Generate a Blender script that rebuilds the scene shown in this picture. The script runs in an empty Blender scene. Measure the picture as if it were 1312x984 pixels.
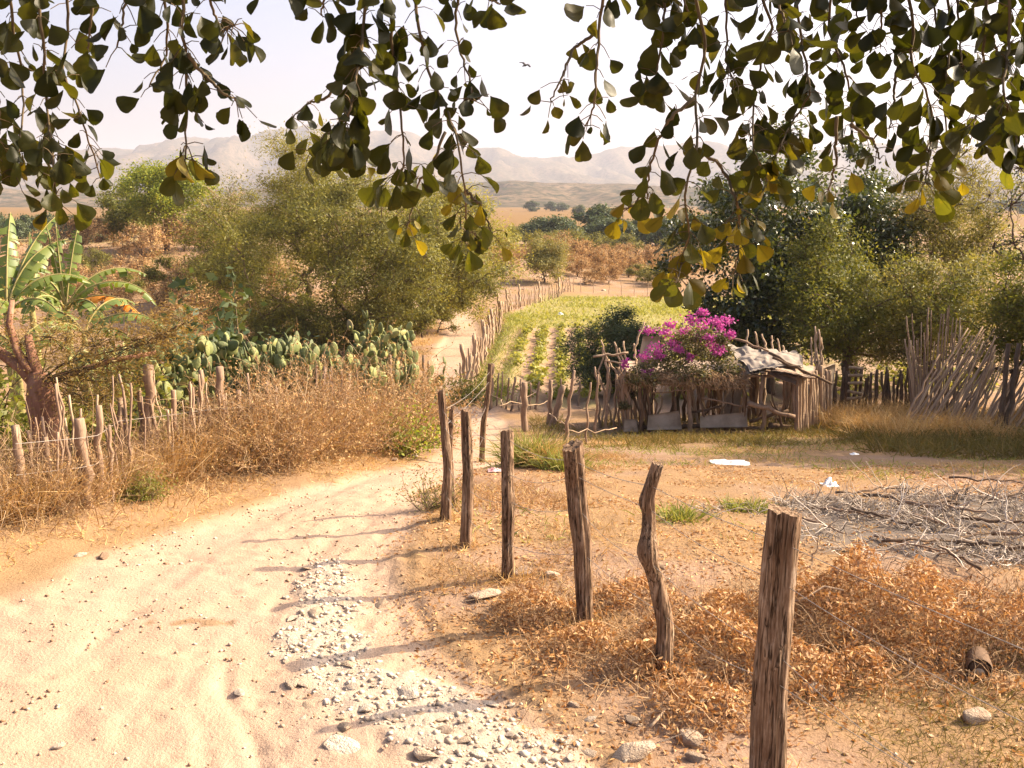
import bpy, bmesh, math
import numpy as np
from mathutils import Vector, Matrix, Euler

R = math.radians
# ------------------------------------------------------------------ camera, sky, sun, exposure
scn = bpy.context.scene
COL = scn.collection
CAMZ = 3.0
PITCH = math.atan(237.0 / 1280.0)
cam_d = bpy.data.cameras.new('camera')
cam = bpy.data.objects.new('camera', cam_d)
COL.objects.link(cam)
cam.location = (0, 0, CAMZ)
cam.rotation_euler = (math.pi / 2 - PITCH, 0, 0)
cam_d.sensor_width = 36.0
cam_d.lens = 36.0 * 1280 / 1312
cam_d.clip_start = 0.05
cam_d.clip_end = 30000
scn.camera = cam

SUN_EL = R(35.0)
SUN_AZ = math.atan2(0.94, 0.28)          # from +Y towards +X
world = bpy.data.worlds.new('World')
scn.world = world
world.use_nodes = True
wn = world.node_tree
wn.nodes.clear()
wout = wn.nodes.new('ShaderNodeOutputWorld')
wbg = wn.nodes.new('ShaderNodeBackground')
wsky = wn.nodes.new('ShaderNodeTexSky')
wsky.sky_type = 'NISHITA'
wsky.sun_disc = False
wsky.sun_elevation = SUN_EL
wsky.sun_rotation = SUN_AZ
wsky.air_density = 0.5
wsky.dust_density = 6.0
wsky.ozone_density = 0.6
wbg.inputs['Strength'].default_value = 0.15
wn.links.new(wsky.outputs[0], wbg.inputs[0])
wn.links.new(wbg.outputs[0], wout.inputs[0])

sun_d = bpy.data.lights.new('sun', 'SUN')
sun = bpy.data.objects.new('sun', sun_d)
COL.objects.link(sun)
sun_d.energy = 5.0
sun_d.angle = R(0.5)
sun_d.color = (1.0, 0.82, 0.59)
sdir = Vector((math.sin(SUN_AZ) * math.cos(SUN_EL), math.cos(SUN_AZ) * math.cos(SUN_EL), math.sin(SUN_EL)))
sun.rotation_euler = sdir.to_track_quat('Z', 'Y').to_euler()
sun.location = (10, 4, 20)

scn.view_settings.view_transform = 'Standard'
scn.view_settings.look = 'None'
scn.view_settings.gamma = 1.0
scn.view_settings.exposure = 1.38
scn.view_settings.use_curve_mapping = False
scn.render.engine = 'CYCLES'
cy = scn.cycles
cy.use_denoising = True
cy.max_bounces = 4
cy.diffuse_bounces = 2
cy.glossy_bounces = 1
cy.transmission_bounces = 3
cy.use_light_tree = False
cy.transparent_max_bounces = 6
cy.volume_bounces = 0
cy.caustics_reflective = False
cy.caustics_refractive = False

# ------------------------------------------------------------------ helpers
rng = np.random.default_rng(11)
CP, SP = math.cos(PITCH), math.sin(PITCH)


def ray(u, v):
    a, b = (u - 656) / 1280.0, -(v - 492) / 1280.0
    return np.array([a, CP + b * SP, -SP + b * CP])


def at(u, v, y):
    d = ray(u, v)
    return np.array([0, 0, CAMZ]) + d * (y / d[1])


def hash2(ix, iy, seed):
    h = (ix.astype(np.int64) * 374761393 + iy.astype(np.int64) * 668265263 + seed * 974634777) & 0xffffffff
    h = ((h ^ (h >> 13)) * 1274126177) & 0xffffffff
    h = ((h ^ (h >> 16)) * 2246822519) & 0xffffffff
    return ((h ^ (h >> 15)) & 0xffffff) / float(0xffffff)


def vnoise(x, y, seed=0):
    x = np.asarray(x, float); y = np.asarray(y, float)
    ix, iy = np.floor(x), np.floor(y)
    fx, fy = x - ix, y - iy
    fx = fx * fx * (3 - 2 * fx); fy = fy * fy * (3 - 2 * fy)
    a = hash2(ix, iy, seed); b = hash2(ix + 1, iy, seed)
    c = hash2(ix, iy + 1, seed); d = hash2(ix + 1, iy + 1, seed)
    return (a * (1 - fx) + b * fx) * (1 - fy) + (c * (1 - fx) + d * fx) * fy


def fbm(x, y, seed=0, octs=4, gain=0.5):
    s, a, t = 0.0, 1.0, 0.0
    for o in range(octs):
        s = s + a * (vnoise(x * 2 ** o, y * 2 ** o, seed + o * 17) - 0.5)
        t += a; a *= gain
    return s / t * 2.0


def sstep(a, b, x):
    t = np.clip((np.asarray(x, float) - a) / (b - a), 0, 1)
    return t * t * (3 - 2 * t)


def unit(v):
    v = np.asarray(v, float)
    return v / np.maximum(np.linalg.norm(v, axis=-1, keepdims=True), 1e-9)


class Acc:
    """collects quads and triangles of one mesh"""
    def __init__(s):
        s.v, s.q, s.t, s.n = [], [], [], 0

    def add(s, V, Q=None, T=None):
        V = np.asarray(V, float).reshape(-1, 3)
        if Q is not None and len(Q):
            s.q.append(np.asarray(Q, np.int64).reshape(-1, 4) + s.n)
        if T is not None and len(T):
            s.t.append(np.asarray(T, np.int64).reshape(-1, 3) + s.n)
        s.v.append(V); s.n += len(V)
        return s

    def mesh(s, name, offset=None, smooth=True):
        V = np.concatenate(s.v) if s.v else np.zeros((0, 3))
        if offset is not None:
            V = V + np.asarray(offset, float)
        Q = np.concatenate(s.q) if s.q else np.zeros((0, 4), np.int64)
        T = np.concatenate(s.t) if s.t else np.zeros((0, 3), np.int64)
        me = bpy.data.meshes.new(name)
        me.vertices.add(len(V)); me.vertices.foreach_set('co', V.astype(np.float32).ravel())
        loops = np.concatenate([Q.ravel(), T.ravel()]).astype(np.int32)
        me.loops.add(len(loops)); me.loops.foreach_set('vertex_index', loops)
        n = len(Q) + len(T)
        me.polygons.add(n)
        ls = np.concatenate([np.arange(len(Q)) * 4, len(Q) * 4 + np.arange(len(T)) * 3]).astype(np.int32)
        me.polygons.foreach_set('loop_start', ls)
        if smooth:
            me.polygons.foreach_set('use_smooth', np.ones(n, bool))
        me.update(calc_edges=True)
        return me


def put(name, me, mat=None, parent=None, loc=None, rot=None, scale=None, kind=None):
    if isinstance(me, Acc):
        me = me.mesh(name)
    if mat is not None and len(me.materials) == 0:
        me.materials.append(mat)
    o = bpy.data.objects.new(name, me)
    COL.objects.link(o)
    if parent is not None:
        o.parent = parent
    if loc is not None:
        o.location = tuple(loc)
    if rot is not None:
        o.rotation_euler = rot
    if scale is not None:
        o.scale = (scale,) * 3 if np.isscalar(scale) else tuple(scale)
    if kind:
        o['kind'] = kind
    return o


def tag(o, label, cat, group=None, kind=None):
    o['label'] = label; o['category'] = cat
    if group:
        o['group'] = group
    if kind:
        o['kind'] = kind
    return o


def thing(name, label, cat, loc=(0, 0, 0), rotz=0.0, group=None, scale=None):
    o = bpy.data.objects.new(name, None)
    COL.objects.link(o)
    o.location = tuple(loc); o.rotation_euler = (0, 0, rotz)
    if scale is not None:
        o.scale = (scale,) * 3 if np.isscalar(scale) else tuple(scale)
    return tag(o, label, cat, group)


def dup(root, loc, rotz=0.0, scale=None, label=None, group=None):
    r = root.copy(); COL.objects.link(r)
    r.location = tuple(loc); r.rotation_euler = (0, 0, rotz)
    if scale is not None:
        r.scale = (scale,) * 3 if np.isscalar(scale) else tuple(scale)
    if label:
        r['label'] = label
    if group:
        r['group'] = group
    for ch in list(root.children):
        c = ch.copy(); COL.objects.link(c); c.parent = r
        for g in list(ch.children):
            d = g.copy(); COL.objects.link(d); d.parent = c
    return r


def tube(acc, P, rad, n=7, cap=True, rough=0.0, seed=0, groove=0.0):
    """tapered tube along points P; rough = lumps, groove = lengthwise furrows (fractions of the radius)"""
    P = np.asarray(P, float); k = len(P)
    rad = np.broadcast_to(np.asarray(rad, float), (k,))
    T = np.zeros_like(P)
    T[1:-1] = P[2:] - P[:-2]; T[0] = P[1] - P[0]; T[-1] = P[-1] - P[-2]
    T = unit(T)
    ref = np.array([0.0, 1.0, 0.0]) if abs(T[:, 2]).mean() > 0.6 else np.array([0, 0, 1.0])
    N = unit(np.cross(T, ref)); B = np.cross(T, N)
    a = np.linspace(0, 2 * np.pi, n, endpoint=False)
    rr = np.repeat(rad[:, None], n, 1)
    if rough:
        L = np.concatenate([[0], np.cumsum(np.linalg.norm(np.diff(P, axis=0), axis=1))])
        rm = max(rad.max(), 1e-4)
        aa, ll = np.meshgrid(a, L / (rm * 3.0))
        rr = rr * (1 + rough * 2 * (vnoise(np.cos(aa) * 1.3 + 7 + seed, ll + np.sin(aa) * 1.3, seed) - 0.5))
        if groove:
            g = vnoise(aa * n / 4.0 + seed * 3.1, ll * 0.16, seed + 5)
            rr = rr * (1 - groove * (g > 0.62) - groove * 0.5 * g)
    V = P[:, None, :] + rr[:, :, None] * (np.cos(a)[None, :, None] * N[:, None, :] + np.sin(a)[None, :, None] * B[:, None, :])
    i = np.arange(k - 1)[:, None] * n; j = np.arange(n)[None, :]; j2 = (j + 1) % n
    Q = np.stack([i + j, i + j2, i + n + j2, i + n + j], -1).reshape(-1, 4)
    V = V.reshape(-1, 3); Tn = []
    if cap:
        V = np.vstack([V, P[0], P[-1]])
        c0, c1 = k * n, k * n + 1
        for q in range(n):
            Tn.append((c0, (q + 1) % n, q)); Tn.append((c1, (k - 1) * n + q, (k - 1) * n + (q + 1) % n))
    acc.add(V, Q, Tn)
    return acc


def bend(p0, p1, k=6, amp=0.1, rs=rng, sag=0.0):
    """a slightly crooked line of k points"""
    p0 = np.asarray(p0, float); p1 = np.asarray(p1, float)
    t = np.linspace(0, 1, k)[:, None]
    L = np.linalg.norm(p1 - p0)
    w = rs.normal(0, 1, (k, 3)) * amp * L * 0.35
    w = w * np.sin(np.pi * t)
    P = p0 + (p1 - p0) * t + w
    P[:, 2] -= (sag * np.sin(np.pi * t[:, 0]))
    return P


def leaves(acc, C, A, Nn, L, W):
    """diamond leaves: centres C, axes A, normals Nn"""
    A = unit(A); S = unit(np.cross(A, Nn)); Nn = np.cross(S, A)
    L = np.broadcast_to(np.asarray(L, float), (len(C),))[:, None]
    W = np.broadcast_to(np.asarray(W, float), (len(C),))[:, None]
    V = np.stack([C - A * L * .5, C + S * W * .5 + Nn * W * .12, C + A * L * .5, C - S * W * .5 + Nn * W * .12], 1)
    i = np.arange(len(C))[:, None] * 4
    acc.add(V.reshape(-1, 3), np.concatenate([i, i + 1, i + 2, i + 3], 1))
    return acc


def blades(acc, B, D, L, W, bendv):
    """grass blades: base B, direction D, drooping by bendv"""
    N = len(B)
    D = unit(D); L = np.broadcast_to(np.asarray(L, float), (N,))[:, None]; W = np.broadcast_to(np.asarray(W, float), (N,))[:, None]
    S = unit(np.cross(D, rng.normal(0, 1, (N, 3))))
    M = B + D * L * .55
    T = B + D * L + bendv * L
    V = np.stack([B - S * W * .5, B + S * W * .5, M + S * W * .4, M - S * W * .4, T], 1)
    i = np.arange(N)[:, None] * 5
    acc.add(V.reshape(-1, 3), np.concatenate([i, i + 1, i + 2, i + 3], 1), np.concatenate([i + 3, i + 2, i + 4], 1))
    return acc


def strands(B, D, L, segs=4, curl=0.3, grav=0.0, rs=rng):
    N = len(B)
    D = unit(D); L = np.broadcast_to(np.asarray(L, float), (N,))
    P = [np.asarray(B, float)]
    st = (L / segs)[:, None]
    for s in range(segs):
        D = unit(D + rs.normal(0, curl, (N, 3)) + np.array([0, 0, -grav]))
        P.append(P[-1] + D * st)
    return np.stack(P, 1)


def prisms(acc, P, r0, r1):
    """three-sided sticks along the strands P (N,k,3)"""
    N, k, _ = P.shape
    T = np.zeros_like(P)
    T[:, 1:-1] = P[:, 2:] - P[:, :-2]; T[:, 0] = P[:, 1] - P[:, 0]; T[:, -1] = P[:, -1] - P[:, -2]
    T = unit(T)
    ref = np.broadcast_to(np.array([0.31, 0.92, 0.23]), T.shape)
    U = unit(np.cross(T, ref)); W = np.cross(T, U)
    r0 = np.broadcast_to(np.asarray(r0, float), (N,)); r1 = np.broadcast_to(np.asarray(r1, float), (N,))
    rr = r0[:, None] + (r1 - r0)[:, None] * np.linspace(0, 1, k)[None]
    a = np.array([0, 2.0944, 4.18879])
    V = P[:, :, None, :] + rr[:, :, None, None] * (np.cos(a)[None, None, :, None] * U[:, :, None, :] + np.sin(a)[None, None, :, None] * W[:, :, None, :])
    b = (np.arange(N) * k * 3)[:, None, None] + (np.arange(k - 1) * 3)[None, :, None]
    j = np.arange(3)[None, None, :]; j2 = (j + 1) % 3
    Q = np.stack([b + j, b + j2, b + 3 + j2, b + 3 + j], -1).reshape(-1, 4)
    acc.add(V.reshape(-1, 3), Q)
    return acc


def rdir(n, up=0.0, flat=1.0, rs=rng):
    d = rs.normal(0, 1, (n, 3)); d[:, 2] = d[:, 2] * flat + up
    return unit(d)


# ------------------------------------------------------------------ materials
def new_mat(name):
    m = bpy.data.materials.new(name); m.use_nodes = True
    nt = m.node_tree; nt.nodes.clear()
    out = nt.nodes.new('ShaderNodeOutputMaterial')
    return m, nt, out


def nd(nt, typ, **kw):
    n = nt.nodes.new(typ)
    for k, v in kw.items():
        setattr(n, k, v)
    return n


def principled(nt, rough=0.9, spec=0.2):
    p = nt.nodes.new('ShaderNodeBsdfPrincipled')
    p.inputs['Roughness'].default_value = rough
    p.inputs['Specular IOR Level'].default_value = spec
    return p


def mixcol(nt, fac, a, b, blend='MIX'):
    m = nt.nodes.new('ShaderNodeMix'); m.data_type = 'RGBA'; m.blend_type = blend
    for sock, val in ((m.inputs[0], fac), (m.inputs[6], a), (m.inputs[7], b)):
        if isinstance(val, (int, float)):
            sock.default_value = val
        elif isinstance(val, tuple):
            sock.default_value = (*val, 1) if len(val) == 3 else val
        else:
            nt.links.new(val, sock)
    return m.outputs[2]


def ramp(nt, fac, stops):
    r = nt.nodes.new('ShaderNodeValToRGB')
    el = r.color_ramp.elements
    while len(el) < len(stops):
        el.new(0.5)
    for e, (p, c) in zip(el, stops):
        e.position = p; e.color = (*c, 1) if len(c) == 3 else c
    nt.links.new(fac, r.inputs[0])
    return r.outputs[0]


def noise(nt, vec, scale, detail=4.0, rough=0.55):
    n = nt.nodes.new('ShaderNodeTexNoise')
    n.inputs['Scale'].default_value = scale; n.inputs['Detail'].default_value = detail
    n.inputs['Roughness'].default_value = rough
    if vec is not None:
        nt.links.new(vec, n.inputs['Vector'])
    return n.outputs[0]


def bump(nt, height, strength, dist, p):
    b = nt.nodes.new('ShaderNodeBump')
    b.inputs['Strength'].default_value = strength; b.inputs['Distance'].default_value = dist
    nt.links.new(height, b.inputs['Height']); nt.links.new(b.outputs[0], p.inputs['Normal'])


def mat_leaf(name, cols, trans=0.35, tint=(1.25, 1.15, 0.55), rough=0.55, spec=0.25, blemish=None):
    """foliage: colour varies from leaf to leaf, light shines through"""
    m, nt, out = new_mat(name)
    g = nd(nt, 'ShaderNodeNewGeometry')
    k = len(cols)
    c = ramp(nt, g.outputs['Random Per Island'], [(i / max(k - 1, 1), col) for i, col in enumerate(cols)])
    if blemish:
        oi = nd(nt, 'ShaderNodeObjectInfo'); tc = nd(nt, 'ShaderNodeTexCoord')
        ad = nd(nt, 'ShaderNodeVectorMath', operation='ADD')
        nt.links.new(tc.outputs['Object'], ad.inputs[0]); nt.links.new(oi.outputs['Location'], ad.inputs[1])
        hs = nd(nt, 'ShaderNodeHueSaturation')
        mr = nd(nt, 'ShaderNodeMapRange'); mr.inputs['To Min'].default_value = 0.65; mr.inputs['To Max'].default_value = 1.7
        nt.links.new(oi.outputs['Random'], mr.inputs['Value']); nt.links.new(mr.outputs[0], hs.inputs['Value']); nt.links.new(c, hs.inputs['Color'])
        nb = noise(nt, ad.outputs[0], 3.5, 5, 0.7)
        c = mixcol(nt, ramp(nt, nb, [(0.56, (0, 0, 0)), (0.72, (0.7, 0.7, 0.7))]), hs.outputs[0], blemish)
    p = principled(nt, rough, spec); nt.links.new(c, p.inputs['Base Color'])
    if trans > 0:
        t = nd(nt, 'ShaderNodeBsdfTranslucent')
        tc = mixcol(nt, 1.0, c, tint, 'MULTIPLY'); nt.links.new(tc, t.inputs['Color'])
        mx = nd(nt, 'ShaderNodeMixShader'); mx.inputs[0].default_value = trans
        nt.links.new(p.outputs[0], mx.inputs[1]); nt.links.new(t.outputs[0], mx.inputs[2])
        nt.links.new(mx.outputs[0], out.inputs[0])
    else:
        nt.links.new(p.outputs[0], out.inputs[0])
    return m


def mat_wood(name, dark, mid, light, scale=6.0, stretch=8.0, bstr=0.6):
    """weathered wood or bark, grain along local Z"""
    m, nt, out = new_mat(name)
    tc = nd(nt, 'ShaderNodeTexCoord')
    mp = nd(nt, 'ShaderNodeMapping'); mp.inputs['Scale'].default_value = (scale * stretch, scale * stretch, scale)
    oi = nd(nt, 'ShaderNodeObjectInfo')
    ad = nd(nt, 'ShaderNodeVectorMath', operation='ADD')
    nt.links.new(tc.outputs['Object'], ad.inputs[0]); nt.links.new(oi.outputs['Location'], ad.inputs[1])
    nt.links.new(ad.outputs[0], mp.inputs[0])
    n1 = noise(nt, mp.outputs[0], 1.0, 5, 0.65)
    n2 = noise(nt, ad.outputs[0], 4.0, 3)
    c = ramp(nt, n1, [(0.3, dark), (0.5, mid), (0.72, light)])
    c2 = mixcol(nt, n2, c, mid)
    p = principled(nt, 0.9, 0.15); nt.links.new(c2, p.inputs['Base Color'])
    bump(nt, n1, bstr, 0.02, p)
    nt.links.new(p.outputs[0], out.inputs[0])
    return m


def mat_plain(name, c1, c2, scale=8.0, rough=0.85, spec=0.2, bstr=0.0, bdist=0.02, coord='Object'):
    m, nt, out = new_mat(name)
    tc = nd(nt, 'ShaderNodeTexCoord')
    n = noise(nt, tc.outputs[coord], scale, 5, 0.6)
    c = ramp(nt, n, [(0.3, c1), (0.7, c2)])
    p = principled(nt, rough, spec); nt.links.new(c, p.inputs['Base Color'])
    if bstr:
        bump(nt, n, bstr, bdist, p)
    nt.links.new(p.outputs[0], out.inputs[0])
    return m


def mat_post(name):
    m, nt, out = new_mat(name)
    tc = nd(nt, 'ShaderNodeTexCoord'); oi = nd(nt, 'ShaderNodeObjectInfo')
    ad = nd(nt, 'ShaderNodeVectorMath', operation='ADD')
    nt.links.new(tc.outputs['Object'], ad.inputs[0]); nt.links.new(oi.outputs['Location'], ad.inputs[1])
    def mapped(sx, sz):
        mp = nd(nt, 'ShaderNodeMapping'); mp.inputs['Scale'].default_value = (sx, sx, sz)
        nt.links.new(ad.outputs[0], mp.inputs[0]); return mp.outputs[0]
    grain = noise(nt, mapped(90, 5), 1.0, 6, 0.7)
    crack = noise(nt, mapped(26, 1.3), 1.0, 4, 0.6)
    patch = noise(nt, mapped(9, 4), 1.0, 5, 0.65)
    c = ramp(nt, grain, [(0.30, (0.09, 0.052, 0.03)), (0.50, (0.26, 0.165, 0.10)), (0.70, (0.52, 0.39, 0.27))])
    c = mixcol(nt, ramp(nt, patch, [(0.42, (0, 0, 0)), (0.60, (0.75, 0.75, 0.75))]), c, (0.15, 0.085, 0.048))
    c = mixcol(nt, ramp(nt, patch, [(0.30, (0.6, 0.6, 0.6)), (0.40, (0, 0, 0))]), c, (0.46, 0.37, 0.28))
    ck = ramp(nt, crack, [(0.472, (0, 0, 0)), (0.492, (0.85, 0.85, 0.85)), (0.505, (0.85, 0.85, 0.85)), (0.53, (0, 0, 0))])
    c = mixcol(nt, ck, c, (0.03, 0.018, 0.01))
    p = principled(nt, 0.92, 0.12); nt.links.new(c, p.inputs['Base Color'])
    mt = nd(nt, 'ShaderNodeMath', operation='SUBTRACT'); nt.links.new(grain, mt.inputs[0]); nt.links.new(ck, mt.inputs[1])
    bump(nt, mt.outputs[0], 0.8, 0.012, p)
    nt.links.new(p.outputs[0], out.inputs[0])
    return m


M = {}
M['post'] = mat_post('cracked_post')
M['plainpost'] = mat_wood('weathered_post', (0.05, 0.028, 0.017), (0.27, 0.175, 0.11), (0.56, 0.42, 0.29), 5, 12, 1.0)
M['stake'] = mat_wood('grey_stake', (0.10, 0.065, 0.045), (0.27, 0.18, 0.12), (0.45, 0.34, 0.24), 3, 9, 0.5)
M['palestake'] = mat_wood('pale_stake', (0.16, 0.10, 0.06), (0.40, 0.28, 0.18), (0.60, 0.46, 0.32), 3, 9, 0.5)
M['darkstake'] = mat_wood('shade_dark_wood', (0.05, 0.032, 0.02), (0.15, 0.095, 0.06), (0.26, 0.18, 0.12), 3, 9, 0.5)  # hut and tree shade put into stake colour; own dark tone on log
M['bark'] = mat_wood('bark', (0.05, 0.032, 0.022), (0.13, 0.085, 0.055), (0.24, 0.17, 0.11), 4, 4, 0.8)
M['redbark'] = mat_wood('reddish_bark', (0.08, 0.035, 0.02), (0.26, 0.13, 0.08), (0.42, 0.27, 0.18), 3, 5, 0.8)
M['twig'] = mat_leaf('twig', [(0.18, 0.10, 0.05), (0.34, 0.215, 0.115), (0.50, 0.36, 0.22)], 0.0, rough=0.9, spec=0.1)
M['greentwig'] = mat_leaf('green_twig', [(0.10, 0.07, 0.04), (0.15, 0.11, 0.06)], 0.0, rough=0.8, spec=0.1)
M['ashtwig'] = mat_leaf('ash_twig', [(0.07, 0.06, 0.05), (0.32, 0.26, 0.21), (0.66, 0.57, 0.48), (0.20, 0.15, 0.11), (0.48, 0.40, 0.33)], 0.0, rough=0.95, spec=0.05)
M['dryleaf'] = mat_leaf('dry_leaf', [(0.24, 0.11, 0.035), (0.44, 0.23, 0.085), (0.62, 0.40, 0.18), (0.36, 0.17, 0.06), (0.55, 0.36, 0.2)], 0.25, (1.1, 0.9, 0.6), 0.6, 0.25)
M['drybrush'] = mat_leaf('dry_brush', [(0.20, 0.10, 0.04), (0.40, 0.23, 0.10), (0.56, 0.38, 0.19), (0.34, 0.25, 0.10), (0.46, 0.27, 0.13)], 0.25, (1.1, 0.9, 0.6), 0.8, 0.1)
M['straw'] = mat_leaf('straw', [(0.40, 0.24, 0.09), (0.58, 0.40, 0.17), (0.48, 0.28, 0.10), (0.68, 0.50, 0.26)], 0.3, (1.1, 0.95, 0.6), 0.7, 0.2)
M['olivegrass'] = mat_leaf('olive_grass', [(0.10, 0.085, 0.028), (0.19, 0.145, 0.05), (0.13, 0.12, 0.035), (0.27, 0.18, 0.07)], 0.3, rough=0.7, spec=0.1)  # olive tone, darkened to carry tree shade on the yard grass
M['greengrass'] = mat_leaf('green_grass', [(0.14, 0.17, 0.04), (0.25, 0.27, 0.07), (0.33, 0.30, 0.10)], 0.35, rough=0.7, spec=0.15)
M['mesquite'] = mat_leaf('mesquite_leaf', [(0.085, 0.09, 0.02), (0.17, 0.165, 0.035), (0.27, 0.245, 0.05)], 0.4)
M['mesquite_yellow'] = mat_leaf('yellowish_mesquite_leaf', [(0.17, 0.17, 0.03), (0.27, 0.25, 0.05), (0.35, 0.30, 0.07)], 0.42)
M['mesquite_dry'] = mat_leaf('dry_mesquite_leaf', [(0.17, 0.10, 0.03), (0.26, 0.17, 0.05), (0.30, 0.22, 0.07)], 0.4)
M['brightleaf'] = mat_leaf('bright_leaf', [(0.14, 0.19, 0.02), (0.24, 0.28, 0.03), (0.34, 0.34, 0.045)], 0.4)
M['darkleaf'] = mat_leaf('dark_glossy_leaf', [(0.030, 0.045, 0.014), (0.06, 0.08, 0.022), (0.11, 0.125, 0.035)], 0.3, (1.7, 1.5, 0.4), 0.28, 0.6)
M['hedgeleaf'] = mat_leaf('hedge_leaf', [(0.045, 0.07, 0.03), (0.075, 0.10, 0.04), (0.11, 0.13, 0.05)], 0.3)
M['midleaf'] = mat_leaf('mid_green_leaf', [(0.10, 0.12, 0.02), (0.17, 0.18, 0.035), (0.27, 0.245, 0.05)], 0.4, rough=0.5)
M['oliveleaf'] = mat_leaf('olive_leaf', [(0.14, 0.14, 0.04), (0.23, 0.21, 0.065), (0.32, 0.28, 0.09)], 0.4)
M['cropleaf'] = mat_leaf('crop_leaf', [(0.20, 0.22, 0.04), (0.30, 0.30, 0.065), (0.40, 0.36, 0.11)], 0.4)
M['banana'] = mat_leaf('banana_leaf', [(0.11, 0.16, 0.035), (0.16, 0.21, 0.05), (0.20, 0.24, 0.06)], 0.35, (1.3, 1.3, 0.4), 0.4, 0.4)
M['bananadry'] = mat_leaf('banana_dry_leaf', [(0.52, 0.20, 0.03), (0.62, 0.28, 0.05)], 0.35, (1.2, 0.9, 0.4), 0.6, 0.2)
M['bananastem'] = mat_plain('banana_stem', (0.20, 0.17, 0.06), (0.36, 0.30, 0.12), 6)
M['pad'] = None
M['bract'] = mat_leaf('magenta_bract', [(0.36, 0.05, 0.24), (0.56, 0.13, 0.42), (0.50, 0.09, 0.26), (0.66, 0.28, 0.52)], 0.35, (1.1, 0.6, 1.0), 0.6, 0.1)
M['bougleaf'] = mat_leaf('bougainvillea_leaf', [(0.05, 0.06, 0.02), (0.12, 0.12, 0.045), (0.22, 0.17, 0.09), (0.08, 0.09, 0.03)], 0.3)
M['overleaf'] = mat_leaf('overhanging_leaf', [(0.022, 0.028, 0.007), (0.034, 0.040, 0.009), (0.055, 0.058, 0.011)], 0.5, (2.1, 1.8, 0.3), 0.45, 0.3, (0.12, 0.10, 0.02))
M['overbacklit'] = mat_leaf('overhanging_backlit_leaf', [(0.10, 0.105, 0.012), (0.15, 0.125, 0.013), (0.08, 0.09, 0.012)], 0.5, (1.6, 1.35, 0.35), 0.45, 0.3, (0.16, 0.09, 0.02))  # yellow of leaves lit from behind, put into the base colour
M['stone'] = mat_plain('pale_stone', (0.50, 0.385, 0.275), (0.76, 0.65, 0.52), 9, 0.9, 0.15, 0.5, 0.02)
M['rock'] = mat_plain('brown_rock', (0.30, 0.20, 0.13), (0.52, 0.40, 0.29), 10, 0.9, 0.15, 0.6, 0.02)
M['clod'] = mat_leaf('clod', [(0.22, 0.13, 0.075), (0.38, 0.26, 0.17), (0.55, 0.44, 0.33)], 0.0, rough=0.95, spec=0.05)
M['tarp'] = mat_plain('dirty_tarp', (0.14, 0.115, 0.09), (0.36, 0.30, 0.245), 3.5, 0.7, 0.25, 0.3, 0.02)
M['browntarp'] = mat_plain('brown_sheet', (0.22, 0.15, 0.10), (0.42, 0.31, 0.23), 5, 0.8, 0.2, 0.3, 0.02)
M['greyboard'] = mat_plain('grey_board', (0.20, 0.155, 0.115), (0.36, 0.295, 0.23), 4, 0.85, 0.2, 0.3, 0.01)
M['paleboard'] = mat_plain('pale_board', (0.38, 0.28, 0.18), (0.62, 0.50, 0.36), 5, 0.85, 0.2, 0.3, 0.01)
M['plastic'] = mat_plain('white_plastic', (0.72, 0.72, 0.72), (0.82, 0.82, 0.82), 6, 0.4, 0.4)
M['redwrap'] = mat_plain('red_wrapper', (0.45, 0.03, 0.03), (0.75, 0.70, 0.68), 14, 0.4, 0.4)
M['wire'] = mat_plain('rusty_wire', (0.20, 0.16, 0.13), (0.38, 0.33, 0.28), 30, 0.6, 0.4)
M['bird'] = mat_plain('bird_feather', (0.03, 0.03, 0.03), (0.06, 0.05, 0.05), 8)
M['endgrain'] = mat_plain('end_grain', (0.30, 0.19, 0.10), (0.50, 0.36, 0.22), 30, 0.9, 0.1)


def mat_stone(name, cols, spots):
    m, nt, out = new_mat(name)
    oi = nd(nt, 'ShaderNodeObjectInfo'); tc = nd(nt, 'ShaderNodeTexCoord')
    ad = nd(nt, 'ShaderNodeVectorMath', operation='ADD')
    nt.links.new(tc.outputs['Object'], ad.inputs[0]); nt.links.new(oi.outputs['Location'], ad.inputs[1])
    c = ramp(nt, oi.outputs['Random'], [(i / (len(cols) - 1), k) for i, k in enumerate(cols)])
    n = noise(nt, ad.outputs[0], 5.0, 6, 0.65); n2 = noise(nt, ad.outputs[0], 22.0, 3, 0.6)
    c = mixcol(nt, ramp(nt, n, [(0.42, (0, 0, 0)), (0.68, (0.8, 0.8, 0.8))]), c, spots)
    p = principled(nt, 0.95, 0.1); nt.links.new(c, p.inputs['Base Color'])
    mt = nd(nt, 'ShaderNodeMath', operation='ADD'); nt.links.new(n, mt.inputs[0]); nt.links.new(n2, mt.inputs[1])
    bump(nt, mt.outputs[0], 0.7, 0.05, p)
    nt.links.new(p.outputs[0], out.inputs[0])
    return m


M['stone'] = mat_stone('pale_stone_mixed', [(0.38, 0.28, 0.19), (0.56, 0.46, 0.36), (0.46, 0.35, 0.25), (0.66, 0.57, 0.46), (0.50, 0.41, 0.32)], (0.42, 0.30, 0.20))
M['rock'] = mat_stone('brown_rock_mixed', [(0.30, 0.20, 0.13), (0.48, 0.37, 0.27), (0.38, 0.27, 0.19)], (0.26, 0.17, 0.11))


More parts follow.
